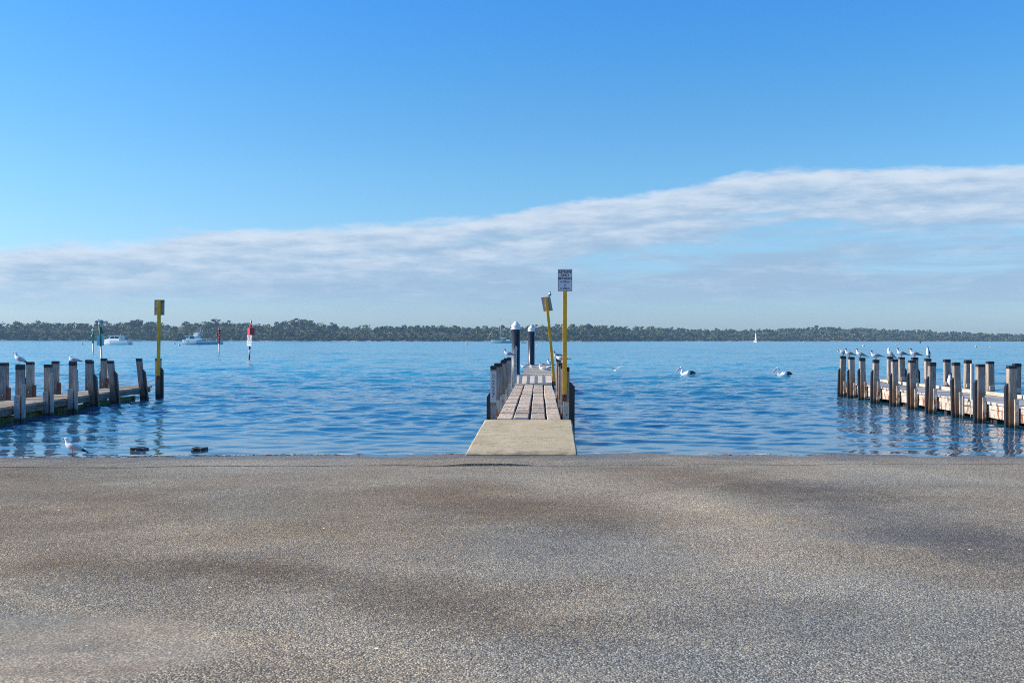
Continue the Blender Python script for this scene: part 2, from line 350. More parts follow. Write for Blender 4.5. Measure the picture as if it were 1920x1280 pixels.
# ------------------------------------------------------------------ water
def water_mat():
    m,t,b,o=newmat('sea_water'); sp=t.new('ShaderNodeSeparateXYZ'); t.link(o,sp.inputs[0]); Y=sp.outputs[1]
    patch=t.noise(o,.05,4,.6,sv=(.6,1,1))
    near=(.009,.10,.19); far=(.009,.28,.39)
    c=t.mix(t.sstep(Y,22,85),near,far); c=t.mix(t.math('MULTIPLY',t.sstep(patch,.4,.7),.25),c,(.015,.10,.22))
    shal=t.sstep(Y,20.2,18.2); c=t.mix(t.math('MULTIPLY',shal,.35),c,(.10,.10,.085))
    t.link(c,b.inputs['Base Color']); b.inputs['IOR'].default_value=1.333; b.inputs['Specular Tint'].default_value=(.70,.97,.98,1)
    t.link(t.lin(Y,25,300,.04,.13),b.inputs['Roughness'])
    h=t.math('ADD',t.math('MULTIPLY',t.noise(o,2.4,3,.55,sv=(.55,1,1)),1.),t.math('MULTIPLY',t.noise(o,.9,3,.5,sv=(.6,1,1)),1.6))
    nd=t.new('ShaderNodeBump'); nd.inputs['Distance'].default_value=.09; t.link(t.lin(Y,18.5,40,.10,1.),nd.inputs['Strength']); t.link(h,nd.inputs['Height']); t.link(nd.outputs[0],b.inputs['Normal'])
    return m
def build_water():
    g=.0062; Ys=[16.6]
    while Ys[-1]<1900: Ys.append(Ys[-1]*(1+g))
    Ys=np.array(Ys); T=np.concatenate([[-5,-2,-1.3],np.linspace(-.95,.95,1250),[1.3,2,5]])
    Y=Ys[:,None]*np.ones_like(T)[None]; X=Ys[:,None]*T[None]; Z=np.zeros_like(X)
    r=np.random.default_rng(5)
    grp=.55+.42*np.clip(.6*sines(X*.6,Y*1.3,21,7,45,10)+.4,-.5,1.5)
    d=np.maximum(Y-18.2,0); env=np.clip(.16+d/24,0,1)
    lams=np.geomspace(.30,4.6,62)
    for l in lams:
        a=r.normal(0,.50)+.12; k=2*np.pi/l; kx,ky=k*np.sin(a),k*np.cos(a)
        slope=.043*(1.35 if l<1.2 else .75)*(.6 if l>2.6 else 1)
        samp=l/np.maximum(g*Y*abs(np.cos(a))+1e-6,1e-6)
        fade=np.clip((samp-2.2)/3,0,1)
        e=np.clip(.20+d/ (9+6*l),0,1) if l<1.2 else env
        ph=r.random()*6.28
        th=kx*X+ky*Y+ph+.6*np.sin(X*.21+ph)+.4*np.sin(Y*.17+2*ph)
        Z+=slope/k*(np.sin(th)+.18*np.cos(2*th))*fade*e
    Z*=grp
    for l in np.geomspace(5,26,26):
        a=r.normal(0,.55); k=2*np.pi/l; samp=l/(g*Y*abs(np.cos(a))+1e-6)
        Z+=.007/k*np.sin(k*np.sin(a)*X+k*np.cos(a)*Y+r.random()*6.28+.7*np.sin(X*.05+l)+.5*np.sin(Y*.04+l))*np.clip((samp-2.2)/3,0,1)*np.clip((d-8)/40,0,1)
    V=np.stack([X,Y,Z],-1).reshape(-1,3); I=np.arange(X.size).reshape(X.shape)
    Q=np.stack([I[:-1,:-1],I[:-1,1:],I[1:,1:],I[1:,:-1]],-1).reshape(-1,4)
    o=npmesh('water',V,Q,water_mat()); tag(o,kind='structure')
build_water()
# ------------------------------------------------------------------ far shore
SKY=[(-900,606),(-300,604),(0,606),(80,604),(150,608),(255,601),(330,607),(400,600),(450,605),(505,608),(560,599),(620,607),(700,612),(800,611),(900,613),(1000,610),(1105,608),(1180,612),(1250,615),(1330,617),(1390,619),(1470,617),(1550,614),(1650,617),(1740,620),(1850,625),(1920,626),(2200,629),(2900,630)]
SX=np.array([a for a,b in SKY],float); SYP=np.array([b for a,b in SKY],float)
def skyh(px): return np.interp(px,SX,SYP)
def shoreD(px): return np.interp(px,[-900,0,700,1100,1300,1920,2900],[950,980,1020,1080,1350,1500,1600])
def leaf_mat(name):
    m,t,b,o=newmat(name); a=t.new('ShaderNodeVertexColor'); a.layer_name='tint'
    n=t.noise(o,.35,3,.6); c=t.mix(t.sstep(n,.3,.7),(.55,.62,.70),(1.40,1.36,1.05)); c=t.mix(1.,a.outputs[0],c,'MULTIPLY')
    t.link(c,b.inputs['Base Color']); b.inputs['Roughness'].default_value=.75; b.inputs['Specular IOR Level'].default_value=.2; return m
M['leaf']=leaf_mat('foliage'); M['bark']=simple('bark',(.20,.17,.14),.85,.3,2)
def crown_quads(c,rx,ry,rz,nclump,nleaf,size,r):
    """leaf faces in clumps filling an ellipsoid crown"""
    dirs=r.normal(size=(nclump,3)); dirs/=np.linalg.norm(dirs,axis=1)[:,None]
    dirs[:,2]=np.where(dirs[:,2]<0,dirs[:,2]*.75,dirs[:,2])
    rad=.55+.40*r.random(nclump); cc=dirs*rad[:,None]*np.array([rx,ry,rz])
    cr=(.26+.20*r.random(nclump))*min(rx,rz)
    P=[];N=[]
    d=r.normal(size=(nclump,nleaf,3)); d/=np.linalg.norm(d,axis=2)[:,:,None]
    p=cc[:,None,:]+d*cr[:,None,None]*np.array([1.25,1.25,.8])*(.6+.45*r.random((nclump,nleaf,1)))
    p=p.reshape(-1,3)+np.array(c); n=d.reshape(-1,3)+.55*r.normal(size=(nclump*nleaf,3)); n/=np.linalg.norm(n,axis=1)[:,None]
    a=np.cross(n,r.normal(size=n.shape)); a/=np.linalg.norm(a,axis=1)[:,None]; b=np.cross(n,a)
    s=size*(.6+.8*r.random((len(p),1))); q=np.stack([p-a*s-b*s*.6,p+a*s-b*s*.6,p+a*s+b*s*.6,p-a*s+b*s*.6],1)
    return q.reshape(-1,3)
def build_wood():
    r=np.random.default_rng(9); Vs=[];Cs=[]; tv=[]
    PX=np.arange(-700,2700,1.)
    def tree(px,D,ztop,cw,chh,col,ncl,nl,size,trunk=True):
        X=atD(px,D); c=(X,D,ztop-chh*.5)
        q=crown_quads(c,cw,cw,chh*.55,ncl,nl,size,r); q[:,2]=np.maximum(q[:,2],.3)
        Vs.append(q); Cs.append(np.tile(np.append(col,1.),(len(q),1)))
        if trunk: tv.append((X,D,ztop-chh*.6))
    for j,(off,fr,cwm,chm,step) in enumerate([(0,.20,3.0,3.4,6.5),(9,.32,3.6,4.2,7.5),(20,.45,4.2,5.5,8),(34,.56,4.8,6.5,9),(50,.68,5.2,7.5,10),(70,.80,5.5,8.,11),(95,.90,5.4,8.,11),(120,.97,5.2,8.,10.5),(140,1.0,5.,7.5,9.5)]):
        px=-650.
        while px<2600:
            D0=shoreD(px); D=D0+off*(1.6 if px>1250 else 1)+r.normal()*5
            top=(hz(px)-skyh(px))*D/F+CH
            f=fr*(1+.16*r.normal()) if j<6 else fr*(1+.09*r.normal())
            if 640<px<1000 and j in (2,3,4): f*=.82
            zt=max(2.2,top*min(f,1.06)); rt=1.2 if px<700 else (.9 if px<1250 else .8)
            cw=cwm*(.7+.6*r.random())*rt; ch=min(chm*(.8+.4*r.random())*rt,zt*.95)
            if j<3: base=np.array([.135,.155,.055]) if r.random()<.6 else np.array([.095,.130,.050])
            else: base=np.array([.092,.124,.048]) if r.random()<.6 else np.array([.142,.152,.058])
            col=base*(.75+.55*r.random())
            big=px<1250
            if -120<px<2050: tree(px,D,zt,cw,ch,col,14 if big else 9,18 if big else 14,.60 if big else .9,j<6)
            elif j%2==0: tree(px,D,zt,cw*1.5,ch*1.3,col,7,12,1.3,False)
            px+=step*(.6+.8*r.random())*F/D*rt
    V=np.concatenate(Vs); Q=np.arange(len(V)).reshape(-1,4); C=np.concatenate(Cs)
    mi=np.zeros(len(Q),np.int32)
    tq=[];
    for (x,y,z) in tv:
        w=.16+.12*r.random(); l=r.normal()*.8
        for dx,dy in ((w,0),(0,w)): tq.append([(x-dx,y-dy,.3),(x+dx,y+dy,.3),(x+dx*.6+l,y+dy*.6,z),(x-dx*.6+l,y-dy*.6,z)])
    T=np.array(tq).reshape(-1,3); Q2=np.arange(len(T)).reshape(-1,4)+len(V)
    V=np.concatenate([V,T]); Q=np.concatenate([Q,Q2]); C=np.concatenate([C,np.tile([.3,.3,.3,1.],(len(T),1))]); mi=np.concatenate([mi,np.ones(len(Q2),np.int32)])
    o=npmesh('woodland',V,Q,[M['leaf'],M['bark']],smooth=False,mi=mi,cols=C)
    tag(o,'dense olive green woodland along the far shore of the bay','woodland',kind='stuff')
build_wood()
def build_hills():
    px=np.linspace(-1500,3400,300); offs=[-14,-2,2,8,25,60,110,150,260,420]; V=[]
    r=np.random.default_rng(2)
    for k,o in enumerate(offs):
        D=shoreD(px)+o+(r.normal(size=len(px))*1.5 if k<3 else 0); top=(hz(px)-skyh(px))*(shoreD(px)+140)/F+CH
        z={-14:-1.2,-2:-.15,2:.35,8:.8}.get(o); z=np.full_like(px,z) if z is not None else np.maximum(.9,(top-4.2)*min(1,((o-8)/130.))**.8)
        V.append(np.stack([(px-960)/F*D,D,z+0*px],1))
    V=np.concatenate(V); I=np.arange(len(V)).reshape(len(offs),len(px))
    Q=np.stack([I[:-1,:-1],I[:-1,1:],I[1:,1:],I[1:,:-1]],-1).reshape(-1,4)
    mt,t,b,o=newmat('hill_ground'); sp=t.new('ShaderNodeSeparateXYZ'); t.link(o,sp.inputs[0])
    sand=t.mix(t.sstep(t.noise(o,.02,4,.6),.42,.58),(.16,.12,.09),(.46,.36,.27))
    scrub=t.mix(t.sstep(t.noise(o,.25,5,.7),.35,.65),(.035,.04,.022),(.085,.082,.038))
    t.link(t.mix(t.sstep(sp.outputs[2],.45,.75),sand,scrub),b.inputs['Base Color']); b.inputs['Roughness'].default_value=.95
    tag(npmesh('hills',V,Q,mt),kind='structure')
build_hills()
def gum_tree(px,py,D,cw,ch,label,seed,col=(.070,.085,.04)):
    r=np.random.default_rng(seed); X=atD(px,D); zt=(hz(px)-py)*D/F+CH
    o=thing('gum_tree',label,'tree',(X,D,.5)); zt-=.5
    cl=crown_quads((0,0,zt-ch*.5),cw,cw*.9,ch*.55,16,34,.5,r)
    c=npmesh('crown',cl,np.arange(len(cl)).reshape(-1,4),M['leaf'],smooth=False,cols=np.tile(np.append(np.array(col),1.),(len(cl),1))); c.parent=o
    b=MB(); b.tube([(0,0,0),(.2,0,zt*.35),(-.1,.1,zt*.6),(.1,0,zt*.85)],[.4,.3,.22,.08],7)
    for k in range(5):
        a=k*1.3; b.tube([(.1,0,zt*(.45+.05*k)),(math.cos(a)*cw*.5,math.sin(a)*cw*.5,zt*(.72+.03*k))],[.14,.05],5)
    b.build('trunk',M['bark'],o)
gum_tree(255,598,1085,7,9,'broad rounded gum crown on the skyline just beside the mottled sign back',1)
gum_tree(186,600,1085,5,8,'spiky topped gum on the skyline directly behind the tall green channel marker',2)
gum_tree(558,597,1090,8.5,9,'highest domed gum crown on the skyline, beyond the red marker with the number 5',3)
gum_tree(402,599,1085,7,9,'full gum crown on the skyline above the slim red channel marker',4)
gum_tree(1105,605,1150,4,7,'lone taller gum poking above the wood beside the yellow retrieve sign pole',5)
gum_tree(1531,610,1640,3.5,6,'thin lone gum sticking up from the hazy low ridge across the bay',6,(.06,.075,.045))
# ------------------------------------------------------------------ piers
def square_post(x,y,z0,z1,w,dp,lean=(0,0),mat='post',parent=None,capmat='cap',caph=.095,cap=True,bev=.012):
    """one timber post with a black cap; lean = sideways drift of the top"""
    def sh(zz): k=(zz-z0)/(z1-z0); return Matrix.Translation((x+lean[0]*k,y+lean[1]*k,0))
    S=Matrix(((1,0,lean[0]/(z1-z0),x-lean[0]*z0/(z1-z0)),(0,1,lean[1]/(z1-z0),y-lean[1]*z0/(z1-z0)),(0,0,1,0),(0,0,0,1)))
    b=MB(); b.box((-w/2,-dp/2,z0),(w/2,dp/2,z1-caph+.02 if cap else z1),0,S,bev); p=b.build('post',M[mat],parent)
    if cap:
        b=MB(); e=.0025; b.box((-w/2-e,-dp/2-e,z1-caph),(w/2+e,dp/2+e,z1),0,S,.010); b.build('cap',M[capmat],p)
    return p,S
def fender(p,S,side,w,z0,z1,dp=.09,th=.07):
    """black strip up the water side of a post with a sloped top"""
    b=MB(); x0=side*(w/2+.003); x1=side*(w/2+th)
    poly=[(x0,z0),(x1,z0),(x1,z1-.09),(x0+side*.012,z1),(x0,z1)]
    b.prism(poly,-dp/2,dp/2,0,S); 
    b.build('fender',M['rubber'],p)
def bolt(p,S,x,y,z,r=.016):
    b=MB(); b.lathe([(r,0),(r,.010),(r*.6,.016)],(0,0,0),8,0,False,S@Matrix.Translation((x,y,z))@Matrix.Rotation(R(90),4,'X')); b.build('bolt',M['bolt'],p)
def deck_boards(mb,axis_pts,half,z,pitch,th,seed,mi=0,gap=.014):
    """boards laid across a pier between its two edge lines; axis_pts = (y0,y1,xl(y),xr(y))"""
    y0,y1,xl,xr=axis_pts; r=random.Random(seed); y=y0
    while y<y1-.02:
        p=pitch*(.92+.16*r.random()); a=y+gap/2;b=min(y+p-gap/2,y1); dz=r.uniform(-.007,.007); e0=r.uniform(-.02,.02); e1=r.uniform(-.02,.02)
        vs=[]
        for zz in (z-th,z+dz):
            for (xx,yy) in ((xl(a)+e0,a),(xr(a)+e1,a),(xr(b)+e1,b),(xl(b)+e0,b)): vs.append((xx,yy,zz+r.uniform(-.003,.003)))
        mb.add(vs,[(0,3,2,1),(4,5,6,7),(0,1,5,4),(1,2,6,5),(2,3,7,6),(3,0,4,7)],mi); y+=p
def beam(mb,xf,y0,y1,z0,z1,th,seed,seg=3.1,mi=0):
    r=random.Random(seed); y=y0
    while y<y1-.05:
        b=min(y+seg,y1); j=r.uniform(-.006,.006); d=r.uniform(-.012,.012)
        vs=[]
        for zz in (z0+d,z1+d*.4):
            for xx,yy in ((xf(y)+j-th/2,y+.004),(xf(y)+j+th/2,y+.004),(xf(b)+j+th/2,b-.004),(xf(b)+j-th/2,b-.004)): vs.append((xx,yy,zz))
        mb.add(vs,[(0,3,2,1),(4,5,6,7),(0,1,5,4),(1,2,6,5),(2,3,7,6),(3,0,4,7)],mi); y=b
# --- sunlit pier with rusty plates
def pier_sunlit():
    root=thing('timber_pier','long timber pier with cream side beams and rust streaked posts lined with birds','pier',(12.1,24,0))
    ox,oy=12.1,24
    fx=lambda Y: 11.93+.030*(Y-24)          # front row of posts
    bx=lambda Y: 13.80+.012*(Y-28)
    zd=.53
    L=lambda y:(fx(y+oy)+.12-ox); Rr=lambda y:(bx(y+oy)-.12-ox)
    b=MB(); deck_boards(b,(-7,13.6,L,Rr),0,zd,.19,.05,4); b.build('deck',M['deck_x'],root)
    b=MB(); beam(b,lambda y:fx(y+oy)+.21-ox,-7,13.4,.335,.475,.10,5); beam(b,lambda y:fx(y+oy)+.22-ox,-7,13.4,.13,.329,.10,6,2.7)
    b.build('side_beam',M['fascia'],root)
    b=MB(); beam(b,lambda y:bx(y+oy)-.2-ox,-7,13.5,zd+.012,zd+.11,.14,7,2.4); b.build('kerb_beam',M['fascia'],root)
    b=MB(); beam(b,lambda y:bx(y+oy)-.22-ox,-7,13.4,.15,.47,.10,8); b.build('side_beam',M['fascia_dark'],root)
    for k in range(7):
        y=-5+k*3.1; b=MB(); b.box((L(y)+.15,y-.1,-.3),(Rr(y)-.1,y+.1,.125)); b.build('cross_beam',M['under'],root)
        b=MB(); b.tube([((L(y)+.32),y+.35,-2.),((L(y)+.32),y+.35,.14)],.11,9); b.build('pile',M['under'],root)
    YS=[23.76,25.45,26.95,28.6,30.15,31.65,33.4,34.85,36.05,37.05]; tops=[1.49,1.485,1.495,1.46,1.485,1.49,1.44,1.475,1.485,1.50]
    YS=[20.6,22.1]+YS; tops=[1.48,1.5]+tops
    rr=random.Random(3)
    for i,(Y,zt) in enumerate(zip(YS,tops)):
        w=.178+rr.uniform(-.018,.014); lx,ly=rr.uniform(-.09,.09),rr.uniform(-.05,.05); p,S=square_post(fx(Y)-ox-lx,Y-oy-ly,-2.2,zt,w,.17,(lx,ly),'post',root,caph=rr.uniform(.075,.125))
        fender(p,S,-1,w,-.6,1.06+rr.uniform(-.05,.05))
        q=MB(); h=.62+rr.uniform(-.08,.1); q.box((w*.08,-.125,-.25),(w*.62,-.088,h),0,S,.006)
        q.box((w/2+.003,-.07,-.2),(w/2+.05,.07,h-.12),0,S,.004); q.build('bracket_plate',M['plate'],p)
        bolt(p,S,w*.35,-.127,h-.10); bolt(p,S,w*.35,-.127,h-.32)
    BY=[24.2,25.7,27.2,28.76,30.2,31.7,33.2,34.3,35.5,36.6]
    for i,Y in enumerate(BY):
        w=.185+rr.uniform(-.01,.01); lx,ly=rr.uniform(-.09,.07),rr.uniform(-.05,.05); p,S=square_post(bx(Y)-ox-lx,Y-oy-ly,-2.2,1.48+rr.uniform(-.02,.02),w,.17,(lx,ly),'post',root,caph=rr.uniform(.075,.12))
        if i>=4: fender(p,S,1,w,-.6,1.1)
        q=MB(); q.box((-w*.45,-.128,zd+.115),(w*.45,-.088,zd+.25),0,S,.01); q.build('block',M['fascia'],p)
    # ladder
    Y=26.55; xl=fx(Y)-ox; q=MB()
    q.box((xl-.06,Y-oy-.16,-.5),(xl-.01,Y-oy-.12,.62),0,None,.004); q.box((xl+.17,Y-oy-.16,-.6),(xl+.25,Y-oy-.09,1.47),0,None,.006)
    for z in (.02,.36): q.box((xl-.01,Y-oy-.15,z-.018),(xl+.17,Y-oy-.12,z+.018),0,None,.003)
    q.build('ladder',M['batten'],root)
pier_sunlit()
# --- shaded pier
def pier_shaded():
    ox,oy=-12.6,25
    root=thing('timber_pier','weathered brown timber pier with shaded grey side beams, black topped posts and green algae beneath','pier',(ox,oy,0))
    fx=lambda Y:-12.45-.040*(Y-25); bx=lambda Y:-14.02-.008*(Y-28); zd=.40
    L=lambda y:bx(y+oy)+.13-ox; Rr=lambda y:fx(y+oy)-.12-ox
    b=MB(); deck_boards(b,(-8,11.0,L,Rr),0,zd,.20,.06,14,0,.02); b.build('deck',M['deck_left'],root)
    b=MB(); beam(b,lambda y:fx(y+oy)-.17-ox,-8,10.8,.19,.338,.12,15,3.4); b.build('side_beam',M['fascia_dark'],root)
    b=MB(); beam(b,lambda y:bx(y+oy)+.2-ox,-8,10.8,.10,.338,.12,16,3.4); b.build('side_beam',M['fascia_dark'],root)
    for k in range(9):
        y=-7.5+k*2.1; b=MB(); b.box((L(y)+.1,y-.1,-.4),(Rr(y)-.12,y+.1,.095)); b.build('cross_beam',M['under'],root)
    b=MB(); beam(b,lambda y:fx(y+oy)-.30-ox,-8,9.6,-.5,.12,.10,17,2.2); b.build('lower_wale',M['algae'],root)
    rr=random.Random(8)
    FP=[(22.9,0,1.45,0),(25.1,-12.42,1.445,0),(27.1,-12.6,1.40,0),(28.5,-12.58,1.42,0),(30.2,-12.68,1.43,-.10),(31.9,-12.72,1.395,-.13),(34.8,-12.90,1.41,-.17),(35.78,-12.69,1.40,0)]
    for i,(Y,X,zt,ln) in enumerate(FP):
        if X==0: X=fx(Y)
        w=.178; ln*=2.55; p,S=square_post(X-ox-ln*.61,Y-oy,-2.2,zt,w,.17,(ln+rr.uniform(-.03,.03),0),'post_shade',root,caph=.14 if i in(1,) else .10)
        if i>=4: fender(p,S,1,w,-.5,1.02+.04*(i%2),.10,.085)
        if 1<=i<=3:
            q=MB(); q.box((w/2+.03,-.17,-.6),(w/2+.105,-.10,.95+(.2 if i==2 else .28 if i==3 else 0)),0,None if False else S,.006); q.build('batten',M['batten'],p)
            q=MB(); q.box((-w*.55,-.128,-.3),(w*.25,-.088,.66),0,S,.006); q.build('bracket_plate',M['plate_grey'],p); bolt(p,S,-w*.15,-.13,.52)
    for i,Y in enumerate([27.5,29.0,30.6,31.9,33.1,34.3]):
        w=.178; p,S=square_post(bx(Y)-ox,Y-oy,-2.2,1.42+rr.uniform(-.02,.03),w,.17,(rr.uniform(-.02,.02),0),'post_shade',root)
        q=MB(); q.box((w/2+.003,-.08,zd-.1),(w/2+.05,.08,zd+.34),0,S,.004); q.build('side_plate',M['rustend'],p)
        if i in(1,2,5): fender(p,S,-1,w,-.4,1.0,.09,.05)
        bolt(p,S,.0,-.088,zd+.13,.024)
pier_shaded()
# --- middle jetty
JX0=.355; JK=.028
jc=lambda Y: JX0+JK*(Y-20.4)
def text_obj(body,size,loc,parent,mat,name='lettering',offset=.0,sx=1.,rot=None,spacing=1.,align='CENTER'):
    cu=bpy.data.curves.new(name,'FONT'); cu.body=body; cu.size=size; cu.align_x=align; cu.align_y='CENTER'; cu.offset=offset; cu.extrude=.0015; cu.space_character=spacing
    tmp=bpy.data.objects.new('tmp_text',cu); COL.objects.link(tmp); bpy.context.view_layer.update()
    me=bpy.data.meshes.new_from_object(tmp.evaluated_get(bpy.context.evaluated_depsgraph_get())); bpy.data.objects.remove(tmp)
    me.name=name; me.materials.clear(); me.materials.append(mat)
    o=bpy.data.objects.new(name,me); COL.objects.link(o); o.parent=parent
    o.matrix_local=Matrix.Translation(loc)@(rot if rot is not None else Matrix.Identity(4))@Matrix.Rotation(R(90),4,'X')@Matrix.Diagonal((sx,1,1,1)); return o
def jetty():
    oy=20.4; root=thing('jetty','narrow timber plank jetty with black capped posts leading straight out from the concrete slab','jetty',(0,oy,0))
    zd=.45; hw=.685
    r=random.Random(21); b=MB(); W=2*hw/4
    for k in range(4):
        cuts=[20.42,[22.6,23.4,25.6,27.9][k],[28.6,29.9,30.8,32.3][k],36.0]
        for s in range(3):
            ya,yb=cuts[s]+.006,cuts[s+1]-.006; n=10; jl=r.uniform(-.012,.014); jr=r.uniform(-.014,.012); dz=r.uniform(-.008,.01)
            vs=[];fs=[]
            for i in range(n+1):
                Y=ya+(yb-ya)*i/n; c=jc(Y); xl=c-hw+k*W+.018+jl+r.uniform(-.006,.006); xr=c-hw+(k+1)*W-.018+jr+r.uniform(-.006,.006); z=zd+dz+r.uniform(-.004,.004)
                vs+=[(xl,Y-oy,zd-.10),(xl,Y-oy,z-.012),(xl+.014,Y-oy,z),(xr-.014,Y-oy,z),(xr,Y-oy,z-.012),(xr,Y-oy,zd-.10)]
            for i in range(n):
                for q in range(5): a=i*6+q; fs.append((a,a+1,a+7,a+6))
            fs.append(tuple(range(6))[::-1]); fs.append(tuple(range(n*6,n*6+6))); b.add(vs,fs)
    b.build('deck',M['deck'],root)
    b=MB(); c=jc(20.9); b.box((c-.30,20.62-oy,zd+.006),(c-.05,20.80-oy,zd+.022),0,None,.004); b.build('repair_patch',M['plate_grey'],root)
    b=MB()
    for sd in (-1,1): beam(b,lambda y,sd=sd:jc(y+oy)+sd*(hw-.06),.04,15.6,.06,zd-.105,.12,30+sd,3.5)
    for k in range(1,4): beam(b,lambda y,k=k:jc(y+oy)-hw+k*W,.04,15.5,.18,zd-.102,.16,60+k,3.5)  # near-black boards added below the plank gaps so the gaps read as shade
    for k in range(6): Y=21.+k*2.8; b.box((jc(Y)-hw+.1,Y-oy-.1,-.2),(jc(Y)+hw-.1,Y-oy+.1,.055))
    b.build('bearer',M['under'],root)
    rr=random.Random(5)
    for i in range(7):
        Y=20.62+i*1.72; w=.125
        p,S=square_post(jc(Y)-hw-.068,Y-oy,-2.2,1.545+rr.uniform(-.02,.025),w,.11,(rr.uniform(-.02,.02),0),'post',root,caph=.095)
        q=MB(); q.box((-w*.42,-.09,-.3),(w*.5,-.058,.70+rr.uniform(-.04,.04)),0,S,.006); q.build('bracket_plate',M['plate'] if i else M['plate_grey'],p)
        bolt(p,S,-.01,-.092,.52); bolt(p,S,.02,-.092,.30,.013)
        if i==0:
            fender(p,S,-1,w,-.5,1.0,.12,.075)
            q=MB(); q.box((-w*.5,-.068,.80),(w*.5,-.0575,1.435),0,S,.003); pl=q.build('number_plate',M['board'],p)
            for k,ch in enumerate('0227'):
                text_obj(ch,.135,S@Vector((0,-.0705,1.33-k*.128)),pl,M['faint'] if k==0 else M['digit'],'numeral',.001,.95)
    for i in (0,1,2,4,5):
        Y=20.66+i*1.9; w=.125
        p,S=square_post(jc(Y)+hw+.075,Y-oy,-2.2,1.54+rr.uniform(-.02,.02),w,.18,(rr.uniform(-.02,.01),0),'post',root)
        q=MB(); q.box((-w*.45,-.128,-.3),(w*.45,-.093,.80 if i==0 else .62),0,S,.006); q.build('bracket_plate',M['plate'],p); bolt(p,S,.0,-.13,.55)
        if i==0: fender(p,S,1,w,-.5,1.22,.16,.11)
    # perforated steel upright by the gangway hinge
    Y=36.2; x=.12; b=MB(); b.box((x-.075,Y-oy-.05,-.5),(x+.055,Y-oy+.03,1.55),0,None,.006)
    b.prism([(x-.075,1.55),(x+.055,1.55),(x+.075,1.80),(x+.02,1.88),(x-.03,1.74)],Y-oy-.05,Y-oy+.03)
    u=b.build('hinge_upright',M['galv'],root); b=MB()
    for k in range(6): b.lathe([(.016,0),(.016,.004)],(0,0,0),8,0,False,Matrix.Translation((x,Y-oy-.052,.62+.17*k))@Matrix.Rotation(R(90),4,'X'))
    b.build('bolt_hole',M['hole'],u)
M['digit']=simple('stencil_digit',(.16,.12,.09),.6,.3,20); M['faint']=simple('faded_digit',(.42,.36,.28),.6,.3,20)
jetty()
def gangway():
    Y0=36.05; root=thing('gangway','short sloping gangway plate with four dark grip strips between jetty planks and pontoon','gangway',(0,Y0,0))
    c0=jc(Y0); c1=jc(38.05); hw=.66
    prof=lambda t: .47+.235*t
    b=MB(); n=8; vs=[];fs=[]
    for i in range(n+1):
        t=i/n; y=2.0*t; c=c0+(c1-c0)*t; z=prof(t)
        vs+=[(c-hw,y,z+.02-.02),(c+hw,y,z+.02+.04*(1-t)),(c+hw,y,z-.05+.04*(1-t)),(c-hw,y,z-.05)]
    for i in range(n):
        for q in range(4): a=i*4; fs.append((a+q,a+(q+1)%4,a+4+(q+1)%4,a+4+q))
    fs.append((0,1,2,3)); fs.append((n*4+3,n*4+2,n*4+1,n*4)); b.add(vs,fs); b.build('panel',M['deck_pale'],root)
    for k in range(4):
        xo=-hw+.10+k*.29; b=MB(); pts=[]
        for i in range(n+1):
            t=.06+.88*i/n; y=2*t; c=c0+(c1-c0)*t; 
            for s in (0,.105):
                fr=(xo+s+hw)/(2*hw); pts.append((c+xo+s,y,prof(t)+.02+(-.02+.06*(1-t)*fr if False else -.02+fr*(.02+.04*(1-t)))+.006))
        b.add(pts,[(2*i,2*i+1,2*i+3,2*i+2) for i in range(n)]); b.build('grip_strip',M['grip'],root)
    b=MB()
    for k in range(15): x=-hw+.03+k*.088; b.box((c1+x,1.96,.705),(c1+x+.045,2.02,.765),0)
    b.build('hinge_comb',M['galv'],root)
M['deck_pale']=wood('pale_decking',(.66,.57,.45),(.46,.39,.30),stretch=(1.2,9,9),crack=.5,wet=False,guano=.3,isl=.12)
M['grip']=simple('grip_rubber',(.15,.155,.175),.7,.2,12)
gangway()
def pontoon():
    root=thing('pontoon','pale slatted floating pontoon at the jetty end where the gulls rest','pontoon',(0,38.1,0)); oy=38.1
    L=lambda y: .36+JK*y; Rr=lambda y: 1.62+JK*y
    b=MB(); deck_boards(b,(0,15.2,L,Rr),0,.70,.145,.05,44,0,.009); b.build('deck',M['deck_pale'],root)
    b=MB()
    for x0,x1 in ((L,lambda y:L(y)+.14),(lambda y:Rr(y)-.14,Rr)):
        vs=[]
        for z in (-.15,.645):
            for x,y in ((x0(0),0.02),(x1(0),.02),(x1(15),15.1),(x0(15),15.1)): vs.append((x,y,z))
        b.add(vs,[(0,3,2,1),(4,5,6,7),(0,1,5,4),(1,2,6,5),(2,3,7,6),(3,0,4,7)])
    b.build('float',M['under'],root)
    b=MB(); b.box((L(15)-.05,15.22,.52),(Rr(15)+.05,15.34,.74),0,None,.01); b.build('end_beam',M['post'],root)
    b=MB(); b.box((.16,-.02,.55),(.82,.16,.74),0,None,.012); b.build('step_block',M['galv'],root)
pontoon()
def mooring_pile(X,Y,label):
    root=thing('mooring_pile',label,'mooring pile',(X,Y,0),0,'black mooring piles with white caps')
    b=MB(); b.lathe([(.178,-2.5),(.178,2.6)],(0,0,0),28); b.build('pile',M['pile'],root)
    b=MB(); b.lathe([(.184,2.52),(.196,2.525),(.197,2.55),(.189,2.565),(.189,2.655),(.197,2.675),(.186,2.71),(.04,2.88),(.0,2.90)],(0,0,0),28); b.build('cap',M['pilecap'],root)
mooring_pile(.168,43.2,'black mooring pile with white pointed cap just behind the perforated steel upright')
mooring_pile(1.06,54.4,'black mooring pile with white pointed cap standing past the far end of the pontoon')
